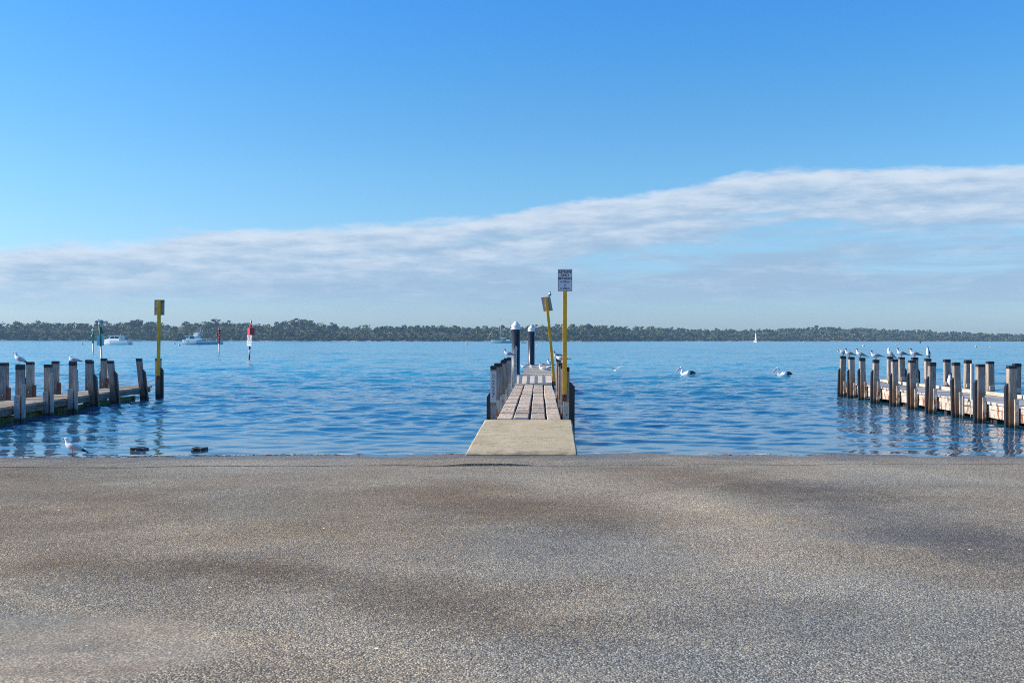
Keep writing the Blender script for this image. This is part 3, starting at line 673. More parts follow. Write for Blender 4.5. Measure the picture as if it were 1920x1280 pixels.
def concrete_ramp():
    root=None; b=MB(); n=10; vs=[];fs=[]
    p0l=at(873,851,.03);p0r=at(1083,850,.03)
    zs=.45+.006
    for i in range(n+1):
        t=i/n; Y=17.95+(20.40-17.95)*t; z=.02+(zs-.02)*(t**.92)
        xl=(873-960)/103.+(-.555+.845)*t; xr=1.19+(1.232-1.19)*t
        j=rng.uniform(-.004,.004)
        zb=-.5
        vs+=[(xl-.0+j,Y,zb),(xl+j,Y,z-.02),(xl+.03+j,Y,z),(xr-.03+j,Y,z),(xr+j,Y,z-.02),(xr+j,Y,zb)]
    for i in range(n):
        for q in range(6): a=i*6; fs.append((a+q,a+(q+1)%6,a+6+(q+1)%6,a+6+q))
    fs.append(tuple(range(6))); fs.append(tuple(range(n*6,n*6+6))[::-1]); b.add(vs,fs)
    o=b.build('concrete_slab',M['concrete']); tag(o,'sandy coloured concrete slab sloping up from the asphalt to the plank jetty','concrete slab')
concrete_ramp()
# ------------------------------------------------------------------ signs
def sign_post(name,label,loc,lean,zlow,ztop,face,w=.3,h=.457,pw=.082,text=None,zsign=None,boardrot=0.,rust=True,yellow_face='front'):
    root=thing(name,label,'sign',loc); 
    S=Matrix(((1,0,lean/(ztop-zlow),-lean*zlow/(ztop-zlow)),(0,1,0,0),(0,0,1,0),(0,0,0,1)))
    b=MB(); b.box((-pw/2,-.03,zlow+.12),(pw/2,.03,ztop-(.01 if text else -.0)),0,S,.006); p=b.build('pole',M['yellow'],root)
    b=MB(); b.box((-pw/2+.002,-.028,zlow-.02),(pw/2-.002,.028,zlow+.118),0,S,.006); b.build('pole_foot',M['rustend'],root)
    bolt(p,S,0,-.031,zlow+.16,.014); bolt(p,S,0,-.031,zlow+.62,.012)
    yb=(-.031-.004) if text else .033
    b=MB(); zc=ztop-h/2; B=S@Matrix.Translation((0,yb,zc))@Matrix.Rotation(boardrot,4,'Y')
    b.box((-w/2,-.003,-h/2),(w/2,.003,h/2),0,B,.0015); bd=b.build('board',M[face],root)
    if text:
        b=MB(); e=.008
        for lo,hi in (((-w/2+e,-h/2+e),(w/2-e,-h/2+2*e-.003)),((-w/2+e,h/2-2*e+.003),(w/2-e,h/2-e)),((-w/2+e,-h/2+2*e-.003),(-w/2+2*e-.003,h/2-2*e+.003)),((w/2-2*e+.003,-h/2+2*e-.003),(w/2-e,h/2-2*e+.003))):
            b.box((lo[0],-.0045,lo[1]),(hi[0],-.0032,hi[1]),0,B)
        b.build('border',M['ink'],bd)
        zz=h/2-.060
        for ln,sz,sx,sp in text:
            text_obj(ln,sz,B@Vector((0,-.0048,zz)),bd,M['ink'],'lettering',(.0019 if ln.isalpha() else .0),sx,None,1.08); zz-=.067
    return root,S
sign_post('sign_post','yellow sign pole with a pale board reading RETRIEVE ONLY BETWEEN beside the jetty',(1.085,20.45,0),.0,.85,3.54,'signface',.296,.455,.084,
  [('RETRIEVE',.066,.86,1),('ONLY',.066,.92,1),('BETWEEN',.066,.86,1),('6.00am',.066,.92,1),('&',.058,1,1),('6.00pm',.066,.92,1)])
tilt,TS=sign_post('sign_post','leaning yellow sign pole with a plain grey sign back near the pontoon',(1.375,32.1,0),-.27,.62,3.47,'signback_plain',.30,.457,.088,None,None,R(-5.5))
lb=at(297,746,0)
sign_post('sign_post','yellow sign pole with mottled dark sign back on the end of the brown pier',(-12.63,35.55,0),.03,.66,3.49,'signback',.36,.545,.115)
# ------------------------------------------------------------------ channel markers
def marker_pole(root,lean,z0,z1,r,segs,mats):
    """pole with colour bands"""
    def X(z): return lean*z/z1
    for (a,b_,m,nm) in segs:
        b=MB(); b.tube([(X(a),0,a),(X(b_),0,b_)],r,12); b.build(nm,M[m],root)
    return X
p=at(190.3,674.5); g1=thing('channel_marker','tall green and white channel marker with a pale board, in front of the cruiser','channel marker',p)
X=marker_pole(g1,-.21,0,3.4,.085,[(-3,1.32,'polewhite','lower_pole'),(1.325,3.42,'green','upper_pole')],None)
b=MB(); b.prism([(-.27,2.62),(.27,2.62),(.16,2.83),(.19,2.83),(.09,3.05),(.11,3.05),(.0,3.3),(-.11,3.05),(-.09,3.05),(-.19,2.83),(-.16,2.83)],.09,.115,0,Matrix.Translation((X(2.9)+.10,0,0)))
b.build('topmark',M['green'],g1)
b=MB(); b.box((-.36,.09,1.42),(.36,.12,2.42),0,Matrix.Translation((X(1.9)-.05,0,0)),.004); b.build('board',M['board'],g1)
b=MB(); b.lathe([(.075,3.42),(.075,3.46),(.10,3.47),(.10,3.62),(.055,3.74),(.0,3.76)],(X(3.4),0,0),12); b.build('lamp',M['offwhite'],g1)
p=at(174.8,658.7); g2=thing('channel_marker','smaller distant green and white channel marker with a cone topmark','channel marker',p)
X=marker_pole(g2,-.1,0,3.4,.12,[(-3,1.35,'polewhite','lower_pole'),(1.355,3.3,'green','upper_pole')],None)
b=MB(); b.lathe([(.34,2.45),(.30,2.5),(.04,3.1)],(X(2.7),0,0),14); b.build('topmark',M['green'],g2)
b=MB(); b.lathe([(.12,3.3),(.15,3.35),(.15,3.6),(.06,3.72)],(X(3.3),0,0),12); b.build('lamp',M['white'],g2)
p=at(467.3,673.6); r1=thing('channel_marker','red topped channel marker with a white board showing 5 in a ring','channel marker',p)
X=marker_pole(r1,.14,0,3.3,.085,[(-3,.45,'rustend','pole_base'),(.455,1.0,'polewhite','lower_pole'),(1.005,3.6,'red','upper_pole')],None)
b=MB(); Mx=Matrix.Translation((X(2.8)+.06,.0,2.87))@Matrix.Rotation(R(41),4,'Z'); b.box((-.27,-.27,-.36),(.27,.27,.36),0,Mx,.01); b.build('topmark',M['red'],r1)
b=MB(); Mx=Matrix.Translation((X(1.9)+.0,-.30,1.93))@Matrix.Rotation(R(-30),4,'Z')@Matrix.Rotation(R(2),4,'Y'); b.box((-.325,-.012,-.555),(.325,.012,.555),0,Mx,.004)
bd=b.build('board',M['white'],r1)
b=MB(); n=32; vs=[];fs=[]
for k in range(n):
    a=2*math.pi*k/n
    for rr_ in (.225,.275):
        for yy in (-.013,-.019): vs.append(Mx@Vector((rr_*math.cos(a),yy,.20+rr_*1.1*math.sin(a))))
for k in range(n):
    a=k*4;c=((k+1)%n)*4; fs+=[(a+1,a+3,c+3,c+1),(a,a+1,c+1,c),(a+2,c+2,c+3,a+3)]
b.add(vs,fs); b.build('ring',M['red'],bd)
text_obj('5',.42,Mx@Vector((0,-.016,.205)),bd,M['ink'],'numeral',.018,.95,Matrix.Rotation(R(-30),4,'Z'))
b=MB()
for k,wd in enumerate((.46,.40,.44)): b.box((-wd/2,-.0165,-.245-.075*k),(wd/2,-.013,-.215-.075*k),0,Mx)
b.build('small_print',M['greyink'],bd)
p=at(410.1,659.5); r2=thing('channel_marker','slim red and white channel marker with a can topmark near the fishing boat bow','channel marker',p)
X=marker_pole(r2,.08,0,3.4,.11,[(-3,1.32,'polewhite','lower_pole'),(1.325,3.3,'red','upper_pole')],None)
b=MB(); b.lathe([(.20,3.3),(.20,3.62),(.13,3.72),(.05,3.74)],(X(3.4),0,0),14); b.build('topmark',M['red'],r2)
b=MB(); b.box((-.26,-.14,2.45),(.26,-.11,3.02),0,Matrix.Translation((X(2.7),0,0)),.01); bd=b.build('board',M['red'],r2)
b=MB(); b.lathe([(.11,0),(.11,.03)],(0,0,0),16,0,False,Matrix.Translation((X(2.7)+.02,-.141,2.74))@Matrix.Rotation(R(90),4,'X')); b.build('lamp',M['white'],bd)
# ------------------------------------------------------------------ boats (bow towards -X)
def hull(L,W,H,bowrise,mi=0,n=14,stern=.8):
    b=MB(); vs=[];fs=[]; m=7
    for i in range(n+1):
        t=i/n; x=-L/2+L*t; f=min(1,(t/.42))**.62 if t<.42 else 1-(1-stern)*((t-.42)/.58)**2
        w=W/2*max(f,.02); top=H+bowrise*(1-t)**2; rake=.55*bowrise*(1-t)**3
        prof=[(0,-.5),(.62,-.35),(.86,0),(.93,H*.4),(1,1),(0.96,1)]
        ring=[(-w,top),(-w*.95,top*.5),(-w*.86,.0),(-w*.5,-.4),(0,-.55),(w*.5,-.4),(w*.86,0),(w*.95,top*.5),(w,top)]
        for (yy,zz) in ring: vs.append((x-(rake*max(zz,0)/max(top,.1)*1.2),yy,zz))
    k=9
    for i in range(n):
        for q in range(k-1): a=i*k+q; fs.append((a,a+1,a+1+k,a+k))
        fs.append((i*k,i*k+k,i*k+2*k-1,i*k+k-1))
    fs.append(tuple(range(n*k,n*k+k))); fs.append(tuple(range(k))[::-1]); b.add(vs,fs,mi,True); return b
def flat(o):
    for p_ in o.data.polygons: p_.use_smooth=False
    return o
# cruiser
p=at(216,646.0); bt=thing('motor_cruiser','white motor cruiser with a hardtop cabin moored behind the tall green marker','boat',(p.x,p.y,0),R(-17),'boats moored in the bay')
flat(hull(12.2,3.7,1.35,.65).build('hull',M['hullwhite'] if 'hullwhite' in M else M['white'],bt))
b=hull(12.25,3.5,.16,.05); flat(b.build('waterline_stripe',M['hullstripe'],bt))
b=MB(); b.prism([(-3.9,1.5),(-2.6,2.05),(-1.5,2.1),(-1.5,1.3),(-3.9,1.3)],-1.3,1.3); b.prism([(-1.9,1.3),(-1.9,2.05),(-.8,3.0),(3.0,3.0),(2.7,1.3)],-1.45,1.45); cb=b.build('cabin',M['white'],bt)
b=MB()
for x0,x1,s in ((-.75,.75,.45),(.95,2.55,0)): b.prism([(x0-s,2.2),(x0+.12,2.82),(x1,2.82),(x1,2.2)],-1.475,1.475)
b.prism([(-1.82,2.16),(-1.0,2.86),(-1.05,2.9),(-1.9,2.2)],-1.2,1.2); b.build('window',M['glass'],cb)
b=MB(); b.box((-1.7,-1.75,3.02),(5.0,1.75,3.14),0,None,.03); b.build('hardtop',M['offwhite'],bt)
b=MB()
for y in (-1.5,1.5): b.tube([(4.7,y,1.3),(4.7,y,3.02)],.05,6); b.tube([(-5.9,y*.35,2.0),(-5.2,y*.5,2.7),(-2.5,y*.9,2.6)],.035,6)
b.tube([(2.2,0,3.14),(2.2,0,4.0)],.04,6); b.build('rail',M['galv'],bt)
b=MB(); b.box((5.9,-1.4,.35),(6.6,1.4,.5),0,None,.02); b.build('swim_platform',M['offwhite'],bt)
# fishing boat
p=at(378,645.8); bt=thing('fishing_boat','long blue grey fishing boat with a white wheelhouse near its bow','boat',(p.x,p.y,0),R(-11),'boats moored in the bay')
flat(hull(15.0,4.4,1.25,.55,stern=.9).build('hull',M['hullblue'],bt)); flat(hull(15.05,4.2,.22,.05,stern=.9).build('waterline_stripe',M['hullstripe'],bt))
b=MB(); b.prism([(-5.6,1.5),(-5.3,2.35),(-5.1,3.05),(-1.3,3.05),(-1.0,1.3),(-5.6,1.3)],-1.5,1.5); b.prism([(-2.9,3.1),(-2.5,4.3),(-1.8,4.4),(-1.1,4.2),(-1.1,3.1)],-1.0,1.0); wh=b.build('wheelhouse',M['white'],bt)
b=MB(); b.prism([(-5.18,2.45),(-5.03,2.95),(-4.6,2.95),(-4.6,2.45)],-1.525,1.525); b.prism([(-3.9,2.3),(-3.9,2.92),(-2.2,2.92),(-2.2,2.3)],-1.525,1.525); b.build('window',M['glass'],wh)
b=MB(); b.box((-5.9,-1.8,3.055),(-.4,1.8,3.16),0,None,.02); b.build('roof',M['offwhite'],bt)
b=MB(); b.tube([(-1.0,0,3.1),(-.1,0,6.3)],.07,6); b.tube([(-.4,.4,3.1),(.5,.4,6.1)],.06,6); b.tube([(-.8,0,4.2),(.1,.4,4.3)],.05,6); b.tube([(-.35,0,5.7),(.4,.4,5.7)],.05,6); b.build('mast',M['mast'],bt)
b=MB(); b.box((.5,-1.2,1.0),(3.0,1.2,1.45),0,None,.05); b.box((3.5,-1.6,1.0),(4.4,1.6,1.5),0,None,.05); b.build('fish_bin',M['offwhite'],bt)
b=MB()
for y in (-1.9,1.9):
    b.tube([(-1,y,2.0),(7.2,y*.98,1.95)],.04,6)
    for x in (1,3,5,7): b.tube([(x,y,1.2),(x,y,1.97)],.035,6)
b.build('rail',M['white'],bt)
# ketch
p=at(945,643.0); Dk=p.y; bt=thing('ketch','two masted teal hulled ketch with a cream deck cover, partly behind the black mooring pile','boat',(p.x,p.y,0),R(-9),'boats moored in the bay')
flat(hull(14.0,3.8,1.15,.7,stern=.7).build('hull',M['hullteal'],bt)); flat(hull(14.05,3.6,.2,.05,stern=.7).build('waterline_stripe',M['hullstripe'],bt))
b=MB(); b.prism([(-1.6,1.2),(-1.3,1.95),(3.4,1.95),(3.6,1.2)],-1.15,1.15); cb=b.build('cabin',M['white'],bt)
b=MB(); b.prism([(-1.1,1.4),(-.95,1.8),(1.2,1.8),(1.2,1.4)],-1.175,1.175); b.build('window',M['glass'],cb)
b=MB(); b.tube([(-2.3,0,1.2),(-1.9,0,14.4)],[.16,.10],8); b.build('main_mast',M['mast'],bt)
b=MB(); b.tube([(3.4,0,1.2),(3.55,0,12.4)],[.14,.09],8); b.lathe([(.1,0),(.3,.1),(.3,.45),(.05,.6)],(2.9,0,8.0),10); b.build('mizzen_mast',M['mast'],bt)
b=MB(); b.prism([(-2.0,2.9),(-1.8,3.25),(1.3,2.85),(1.6,2.55),(-1.2,2.6)],-.9,.9); b.build('deck_cover',M['canvas'],bt)
b=MB(); b.box((1.9,-1.2,2.45),(4.2,1.2,2.62),0,None,.05); b.build('bimini',M['gcanvas'],bt)
b=MB(); b.tube([(-9.6,0,2.5),(-6.6,0,1.85)],.11,7); b.build('bowsprit',M['varnish'],bt)
b=MB(); b.tube([(-9.4,0,2.5),(-5.5,0,8.8)],.10,6); b.tube([(-5.5,0,8.8),(-1.9,0,14.2)],.03,5); b.tube([(3.5,0,12.2),(6.4,0,1.4)],.03,5); b.tube([(-1.9,0,14.2),(3.5,0,12.2)],.03,5)
for y in (-1.6,1.6): b.tube([(-1.95,0,12.8),(-1.6,y,1.3)],.03,5); b.tube([(3.5,0,11),(3.8,y*.9,1.3)],.03,5)
b.build('rigging',M['galv'],bt)
b=MB(); b.tube([(-2.2,0,2.5),(2.8,0,2.75)],.13,7); b.build('boom',M['varnish'],bt)
p=at(981,643.2); bt=thing('dinghy','small open dinghy afloat between the two black mooring piles','boat',(p.x,p.y,0),R(3)); flat(hull(3.4,1.4,.5,.2).build('hull',M['hullteal'],bt))
b=MB(); b.box((-.3,-.6,.52),(0,.6,.58)); b.box((.8,-.6,.52),(1.1,.6,.58)); b.build('seat',M['varnish'],bt)
# far sailing boat
D=880.; bt=thing('sailing_boat','tiny sailing boat with a tall white sail in front of the hazy far ridge','boat',(atD(1417,D),D,0),R(-74))
flat(hull(7,2.2,.8,.3).build('hull',M['white'],bt)); b=MB(); b.tube([(-.2,0,.8),(-.2,0,8.8)],.08,6); b.build('mast',M['mast'],bt)
b=MB(); b.prism([(-.1,1.5),(-.1,8.7),(.3,7.4),(1.3,1.5)],-.03,.03); b.prism([(-.4,8.0),(-1.6,1.2),(-.4,1.4)],-.03,.03); b.build('sail',M['white'],bt)
# house among the trees
def house(px,py,D,label,w,h):
    X=atD(px,D); z=(hz(px)-py)*D/F+CH; o=thing('house',label,'house',(X,D,z))
    b=MB(); b.box((-w/2,-3,-1.4),(w/2,3,h)); wl=b.build('wall',M['white'],o)
    b=MB(); b.prism([(-w/2-.4,h),(w/2+.4,h),(w/2-1,h+1.0),(-w/2+1,h+1.0)],-3.4,3.4); b.build('roof',M['roof'],o)
    b=MB()
    for k in range(3): x=-w/2+w*(k+.5)/3; b.box((x-.4,-3.03,-.5),(x+.4,-2.98,.5))
    b.build('window',M['glass'],wl)
M['roof']=simple('house_roof',(.55,.45,.38),.7,.1,2)
house(385,630.3,1030,'white house peeping out of the wood above the fishing boat stern',4.6,.9)
house(272,629,1040,'small pale roofed house in the wood just before the mottled sign pole',4,.8)
# ------------------------------------------------------------------ buoys
def buoy(px,py,mat,label,w,kind=0):
    p=at(px,py); s=(py-hz(px))/CH; r=w/s/2; o=thing('mooring_buoy',label,'buoy',p,random.uniform(0,3),'mooring buoys in the bay')
    b=MB(); b.lathe([(r*.45,-.5*r),(r*.85,-.2*r),(r,.15*r),(r*.93,.55*r),(r*.62,.92*r),(r*.2,1.1*r)],(0,0,0),16); b.build('float',M[mat],o)
    b=MB(); b.lathe([(r*.22,1.05*r),(r*.22,1.2*r),(r*.1,1.3*r)],(0,0,0),10); b.lathe([(r*.90,-.18*r),(r*1.02,-.1*r),(r*1.02,.08*r),(r*.985,.15*r)],(0,0,0),16); b.build('fitting',M['buoy_dark'],o)
buoy(154,645.8,'buoy_cream','cream mooring buoy off the shore side of the small green marker',4.6)
buoy(327,644.8,'buoy_cream','small cream mooring buoy just off the fishing boat stem, the farther of a close pair',4)
buoy(336,648.2,'buoy_cream','larger cream mooring buoy nearest the fishing boat stem, the closer of a pair',5.2)
buoy(371,648.4,'white','small white mooring buoy in front of the fishing boat hull',3)
buoy(875,645.2,'buoy_cream','orange tinted cream buoy alone between the ketch and the numbered red marker',4.4)
buoy(858,639.9,'buoy_red','tiny red buoy close under the far shore beyond the ketch bowsprit',2.6)
buoy(1007,646.8,'white','tiny white buoy beside the pile at the pontoon end',2.4)
buoy(1088,641.2,'buoy_yellow','small yellow buoy under the far shore beside the retrieve sign pole',2.8)
buoy(1138,642.2,'buoy_cream','faint cream buoy above the flying tern',2.6)
buoy(1467,645.3,'buoy_yellow','small yellow buoy directly above the pelican nearer the rusty pier',2.8)
buoy(1507,641.4,'buoy_yellow','tiny yellow buoy under the hazy far shore between sailing boat and perched terns',2.4)
buoy(1619,649.0,'buoy_cream','flattish tan buoy above the row of perched terns',5)
buoy(1681,646.6,'buoy_cream','round tan buoy behind the upright gull on its post',3.6)
buoy(1830,650.6,'buoy_yellow','bright yellow buoy over the near posts of the rusty pier',4.6)
buoy(1857,650.8,'white','tiny white buoy next to the bright yellow one',2.4)
p=at(1725,643.0); o=thing('channel_buoy','tiny green channel buoy far out near the hazy shore above the pied cormorant','buoy',p)
b=MB(); b.lathe([(.8,-.2),(.9,.1),(.8,.3)],(0,0,0),12); b.build('float',M['green'],o); b=MB(); b.lathe([(.5,.3),(.25,1.6),(.5,1.65),(.02,2.5)],(.2,0,0),10); b.build('tower',M['green'],o)
# ------------------------------------------------------------------ birds
def bird(name,label,cat,loc,heading,sc=1.,pose='stand',species='gull',group=None,z_leg=.12,pitch=0.):
    """forward is +X; heading in degrees, 180 looks towards -X"""
    o=thing(name,label,cat,loc,R(heading),group); o.scale=(sc,)*3
    lg=z_leg if pose in('stand','upright','preen') else .015
    P=Matrix.Translation((0,0,lg+.05))@Matrix.Rotation(R(-pitch),4,'Y')@Matrix.Translation((0,0,-.17))
    body=[(-.205,.130,.016,.005),(-.155,.146,.026,.012),(-.105,.163,.044,.034),(-.04,.172,.060,.054),(.03,.180,.063,.060),(.078,.198,.050,.053)]
    if pose=='sleep': body+=[(.092,.222,.040,.040),(.085,.245,.035,.032),(.062,.258,.030,.024),(.035,.255,.018,.014)]; hd=None
    elif pose=='sit': body+=[(.098,.215,.038,.040),(.108,.238,.031,.031),(.118,.254,.029,.028),(.138,.257,.025,.025),(.152,.253,.012,.013)]; hd=(.128,.257)
    elif pose=='preen': body+=[(.10,.225,.036,.038),(.125,.235,.030,.030),(.148,.222,.028,.027),(.162,.202,.022,.022),(.168,.190,.011,.012)]; hd=(.150,.222)
    else: body+=[(.100,.222,.037,.041),(.112,.250,.028,.030),(.122,.277,.029,.030),(.143,.285,.026,.026),(.158,.281,.012,.013)]; hd=(.132,.284)
    b=MB(); b.loft(body,14,0,P); b.build('body',M['feather'],o)
    wm={'gull':'greyfeather','tern':'terngrey'}[species]
    for s in (-1,1):
        b=MB(); b.loft([(.062,.196,.006,.010,s*.050),(.045,.196,.013,.034,s*.056),(-.02,.188,.015,.040,s*.058),(-.09,.172,.013,.030,s*.046),(-.165,.154,.0095,.016,s*.027)],10,0,P)
        b.loft([(-.16,.155,.0098,.0165,s*.0275),(-.225,.140,.006,.009,s*.014),(-.275,.128,.002,.003,s*.006)],10,1,P)
        b.build('wing',[M[wm],M[wm] if species=='tern' else M['blackfeather']],o)
    if hd:
        hx,hz_=hd; dn=-.55 if pose=='preen' else -.14
        b=MB(); L=.062 if species=='tern' else .045
        b.loft([(hx+.022,hz_-.004,.009,.011),(hx+.022+L*.5,hz_-.006+dn*L*.5,.006,.009),(hx+.022+L,hz_-.008+dn*L,.0015,.002)],8,0,P); b.build('bill',M['bill_yellow' if species=='tern' else 'bill_dark'],o)
        b=MB()
        for s in (-1,1): b.lathe([(.001,-.006),(.005,-.004),(.006,0),(.005,.004),(.001,.006)],(0,0,0),8,0,True,P@Matrix.Translation((hx+.010,s*.0265,hz_+.006)))
        b.build('eye',M['leg_dark'],o)
        if species=='tern':
            b=MB(); b.loft([(hx-.042,hz_+.006,.012,.008),(hx-.026,hz_+.016,.026,.018),(hx-.004,hz_+.021,.0295,.018),(hx+.014,hz_+.015,.0245,.015),(hx+.026,hz_+.006,.010,.006)],12,0,P); b.build('crown_cap',M['blackfeather'],o)
    if lg>.03:
        for s in (-1,1):
            b=MB(); b.tube([(.0,s*.024,lg+.012),(-.006,s*.024,lg*.5),(.0,s*.024,.006)],[.008,.0048,.005],7)
            b.add([(-.012,s*.024,.004),(.045,s*.024-.022,.001),(.052,s*.024,.004),(.045,s*.024+.022,.001),(.0,s*.024,.011)],[(0,1,2,3),(0,4,1),(1,4,2),(2,4,3),(3,4,0)])
            b.build('leg',M['leg_red' if species=='gull' else 'leg_dark'],o)
    return o
fxr=lambda Y:11.93+.030*(Y-24); bxr=lambda Y:13.80+.012*(Y-28)
TG='terns and gulls perched along the rusty pier'
bird('tern','white tern tucking its head down on the outermost post of the rusty pier','bird',(fxr(37.05),37.05,1.50),178,1.18,'preen','tern',TG,.06,4)
bird('tern','crested tern hunched on the second post in from the rusty pier head','bird',(fxr(36.05)-.08,36.05,1.485),180,1.15,'stand','tern',TG,.055,6)
bird('tern','crested tern with head turned low on the third post from the rusty pier head','bird',(fxr(34.85)-.06,34.85,1.475),176,1.15,'stand','tern',TG,.055,10)
bird('tern','crested tern on the fourth, lowest cap from the head of the rusty pier','bird',(fxr(33.4),33.4,1.44),182,1.2,'stand','tern',TG,.055,-2)
bird('gull','white gull stretched upright on a back row post of the rusty pier','bird',(bxr(36.6),36.6,1.49),175,1.15,'stand','gull',TG,.05,32)
bird('tern','crested tern on the back row post beside the upright white gull','bird',(bxr(35.5),35.5,1.49),180,1.2,'stand','tern',TG,.06,4)
bird('tern','crested tern on the back row post next to the pied cormorant','bird',(bxr(34.3),34.3,1.49),180,1.2,'stand','tern',TG,.06,3)
bird('tern','tern resting low on the deck boards of the rusty pier between the posts','bird',(12.9,33.6,.54),185,1.1,'sit','tern',TG)
bird('gull','white gull standing on the rusty pier kerb beam facing the sun','bird',(13.62,30.9,.64),215,1.35,'stand','gull',TG,.05,38)
def cormorant(loc,heading,sc,label):
    o=thing('cormorant',label,'bird',loc,R(heading)); o.scale=(sc,)*3
    b=MB(); b.loft([(-.10,.08,.03,.03),(-.06,.14,.07,.06),(-.01,.25,.085,.075),(.015,.36,.07,.065),(.012,.44,.038,.04),(.005,.51,.028,.03),(.02,.56,.030,.032),(.05,.575,.024,.024),(.07,.572,.012,.013)],14); b.build('body',M['feather'],o)
    b=MB(); b.loft([(-.14,.02,.03,.012),(-.11,.11,.06,.03),(-.075,.25,.078,.04),(-.045,.36,.062,.035),(-.03,.46,.03,.022),(-.03,.53,.022,.015),(-.01,.585,.024,.016),(.03,.598,.022,.010)],12); b.build('back_plumage',M['blackfeather'],o)
    for s in (-1,1):
        b=MB(); b.loft([(-.02,.37,.012,.03,s*.06),(-.05,.27,.018,.055,s*.075),(-.10,.14,.014,.035,s*.05),(-.14,.04,.005,.01,s*.025)],10); b.build('wing',M['blackfeather'],o)
        b=MB(); b.tube([(0,s*.035,.14),(.01,s*.035,.01)],[.02,.012],7); b.add([(-.02,s*.035,.004),(.06,s*.035-.03,.002),(.07,s*.035,.004),(.06,s*.035+.03,.002)],[(0,1,2,3)]); b.build('leg',M['leg_dark'],o)
    b=MB(); b.loft([(.065,.573,.009,.010),(.10,.572,.006,.006),(.13,.562,.003,.005)],8); b.build('bill',M['bill_dark'],o); return o
cormorant((bxr(33.2)-.0,33.2,1.49),205,.68,'upright black and white pied cormorant on a back row post of the rusty pier')
SG='gulls and terns around the middle jetty'
bird('gull','silver gull standing alert on a black topped post of the brown pier','bird',(-12.42,25.1,1.445),172,1.03,'stand','gull','gulls on the shaded pier',.085,16)
bird('gull','sleeping silver gull, head tucked in, on a post of the brown pier','bird',(-12.55,28.5,1.42),178,1.05,'sleep','gull','gulls on the shaded pier',.06,0)
gy=17.83; gx=-7.86
bird('gull','silver gull standing at the water edge on the asphalt ramp','bird',(gx,gy,float(groundZ(np.array([gx]),np.array([gy]))[0])-.002),176,1.1,'stand','gull',None,.10,9)
Yp=20.62+6*1.72
bird('tern','crested tern on the jetty post just before the taller looking mooring pile','bird',(jc(Yp)-.75,Yp,1.55),180,1.0,'stand','tern',SG,.045,2)
bird('tern','crested tern on a jetty post behind the leaning pole, the farther of two','bird',(jc(28.26)+.74,28.26,1.55),200,.95,'stand','tern',SG,.04,-4)
bird('tern','crested tern with its tail past the yellow pole, the nearer of two on posts','bird',(jc(26.7)+.80,26.7,1.52),168,1.0,'sit','tern',SG,.04,-6)
def onp(px,py): return at(px,py,.705)
bird('gull','gull lying on the pontoon boards beside the taller mooring pile','bird',onp(982,690.5),165,1.0,'sit','gull',SG)
bird('gull','gull lying on the pontoon just before the farther mooring pile','bird',onp(998,690.3),178,1.0,'sleep','gull',SG)
bird('tern','crested tern standing at the far middle of the pontoon','bird',onp(1017,687.5),185,1.1,'stand','tern',SG,.05,-4)
bird('gull','white gull sitting in front of the others on the middle of the pontoon','bird',onp(1019,695.5),165,1.35,'sit','gull',SG)
bird('tern','crested tern facing the camera between two sitting birds on the pontoon','bird',onp(1012.5,690.8),265,1.0,'stand','tern',SG,.05,0)
bird('tern','crested tern standing tall beside the leaning yellow pole on the pontoon','bird',onp(1032,686.5),195,1.3,'stand','tern',SG,.07,14)
bird('gull','gull resting with raised tail at the foot of the leaning yellow pole','bird',onp(1030,692.5),20,1.2,'sit','gull',SG)
tp=Vector(tilt.location)+TS@Vector((.10,.033,3.465))
bird('tern','dark capped tern perched on the leaning grey sign back','bird',tp,80,.85,'stand','tern',None,.03,-6)
mk=Vector(r1.location); cormorant((mk.x+.165,mk.y,3.58),200,.95,'pied cormorant perched on top of the red marker numbered 5')
mk=Vector(g1.location); bird('gull','pale gull sitting on the lamp of the tall green channel marker','bird',(mk.x-.21,mk.y,3.755),190,1.25,'sit','gull')
# pelicans
def pelican(loc,heading,label,black=1):
    o=thing('pelican',label,'bird',loc,R(heading),'pelicans swimming in the bay')
    b=MB(); b.loft([(-.46,.16,.03,.015),(-.40,.145,.09,.05),(-.28,.11,.16,.13),(-.08,.10,.20,.18),(.12,.09,.19,.17),(.26,.10,.12,.13),(.325,.17,.075,.085),(.325,.27,.052,.055),(.285,.37,.043,.045),(.285,.45,.042,.044),(.335,.51,.046,.048),(.385,.505,.042,.040),(.42,.485,.026,.028)],16); b.build('body',M['feather'],o)
    for s in (-1,1):
        b=MB(); b.loft([(.10,.18,.02,.05,s*.175),(.0,.19,.035,.10,s*.185),(-.12,.19,.035,.11,s*.18)],12,0); b.loft([(-.12,.19,.0355,.111,s*.18),(-.25,.185,.035,.10,s*.15),(-.40,.165,.02,.05,s*.08),(-.50,.14,.006,.012,s*.03)],12,1); b.build('wing',[M['feather'],M['blackfeather']],o)
    b=MB(); b.loft([(-.46,.175,.05,.018),(-.36,.235,.12,.04),(-.22,.27,.13,.05),(-.12,.275,.09,.03)],12); b.build('back_plumage',M['blackfeather'],o)
    b=MB(); b.loft([(.41,.492,.026,.026),(.50,.40,.022,.045),(.59,.30,.018,.040),(.66,.215,.012,.018),(.685,.18,.004,.006)],10); b.build('bill',M['bill_pink'],o)
    b=MB()
    for s in (-1,1): b.lathe([(.001,-.008),(.008,-.004),(.009,0),(.008,.004),(.001,.008)],(0,0,0),8,0,True,Matrix.Translation((.385,s*.041,.515)))
    b.build('eye',M['leg_dark'],o)
pelican(at(1289,704.8),176,'pelican swimming in open water between the jetty and the rusty pier')
pelican(at(1470,706.2),184,'pelican swimming closer to the rusty pier with its neck drawn back')
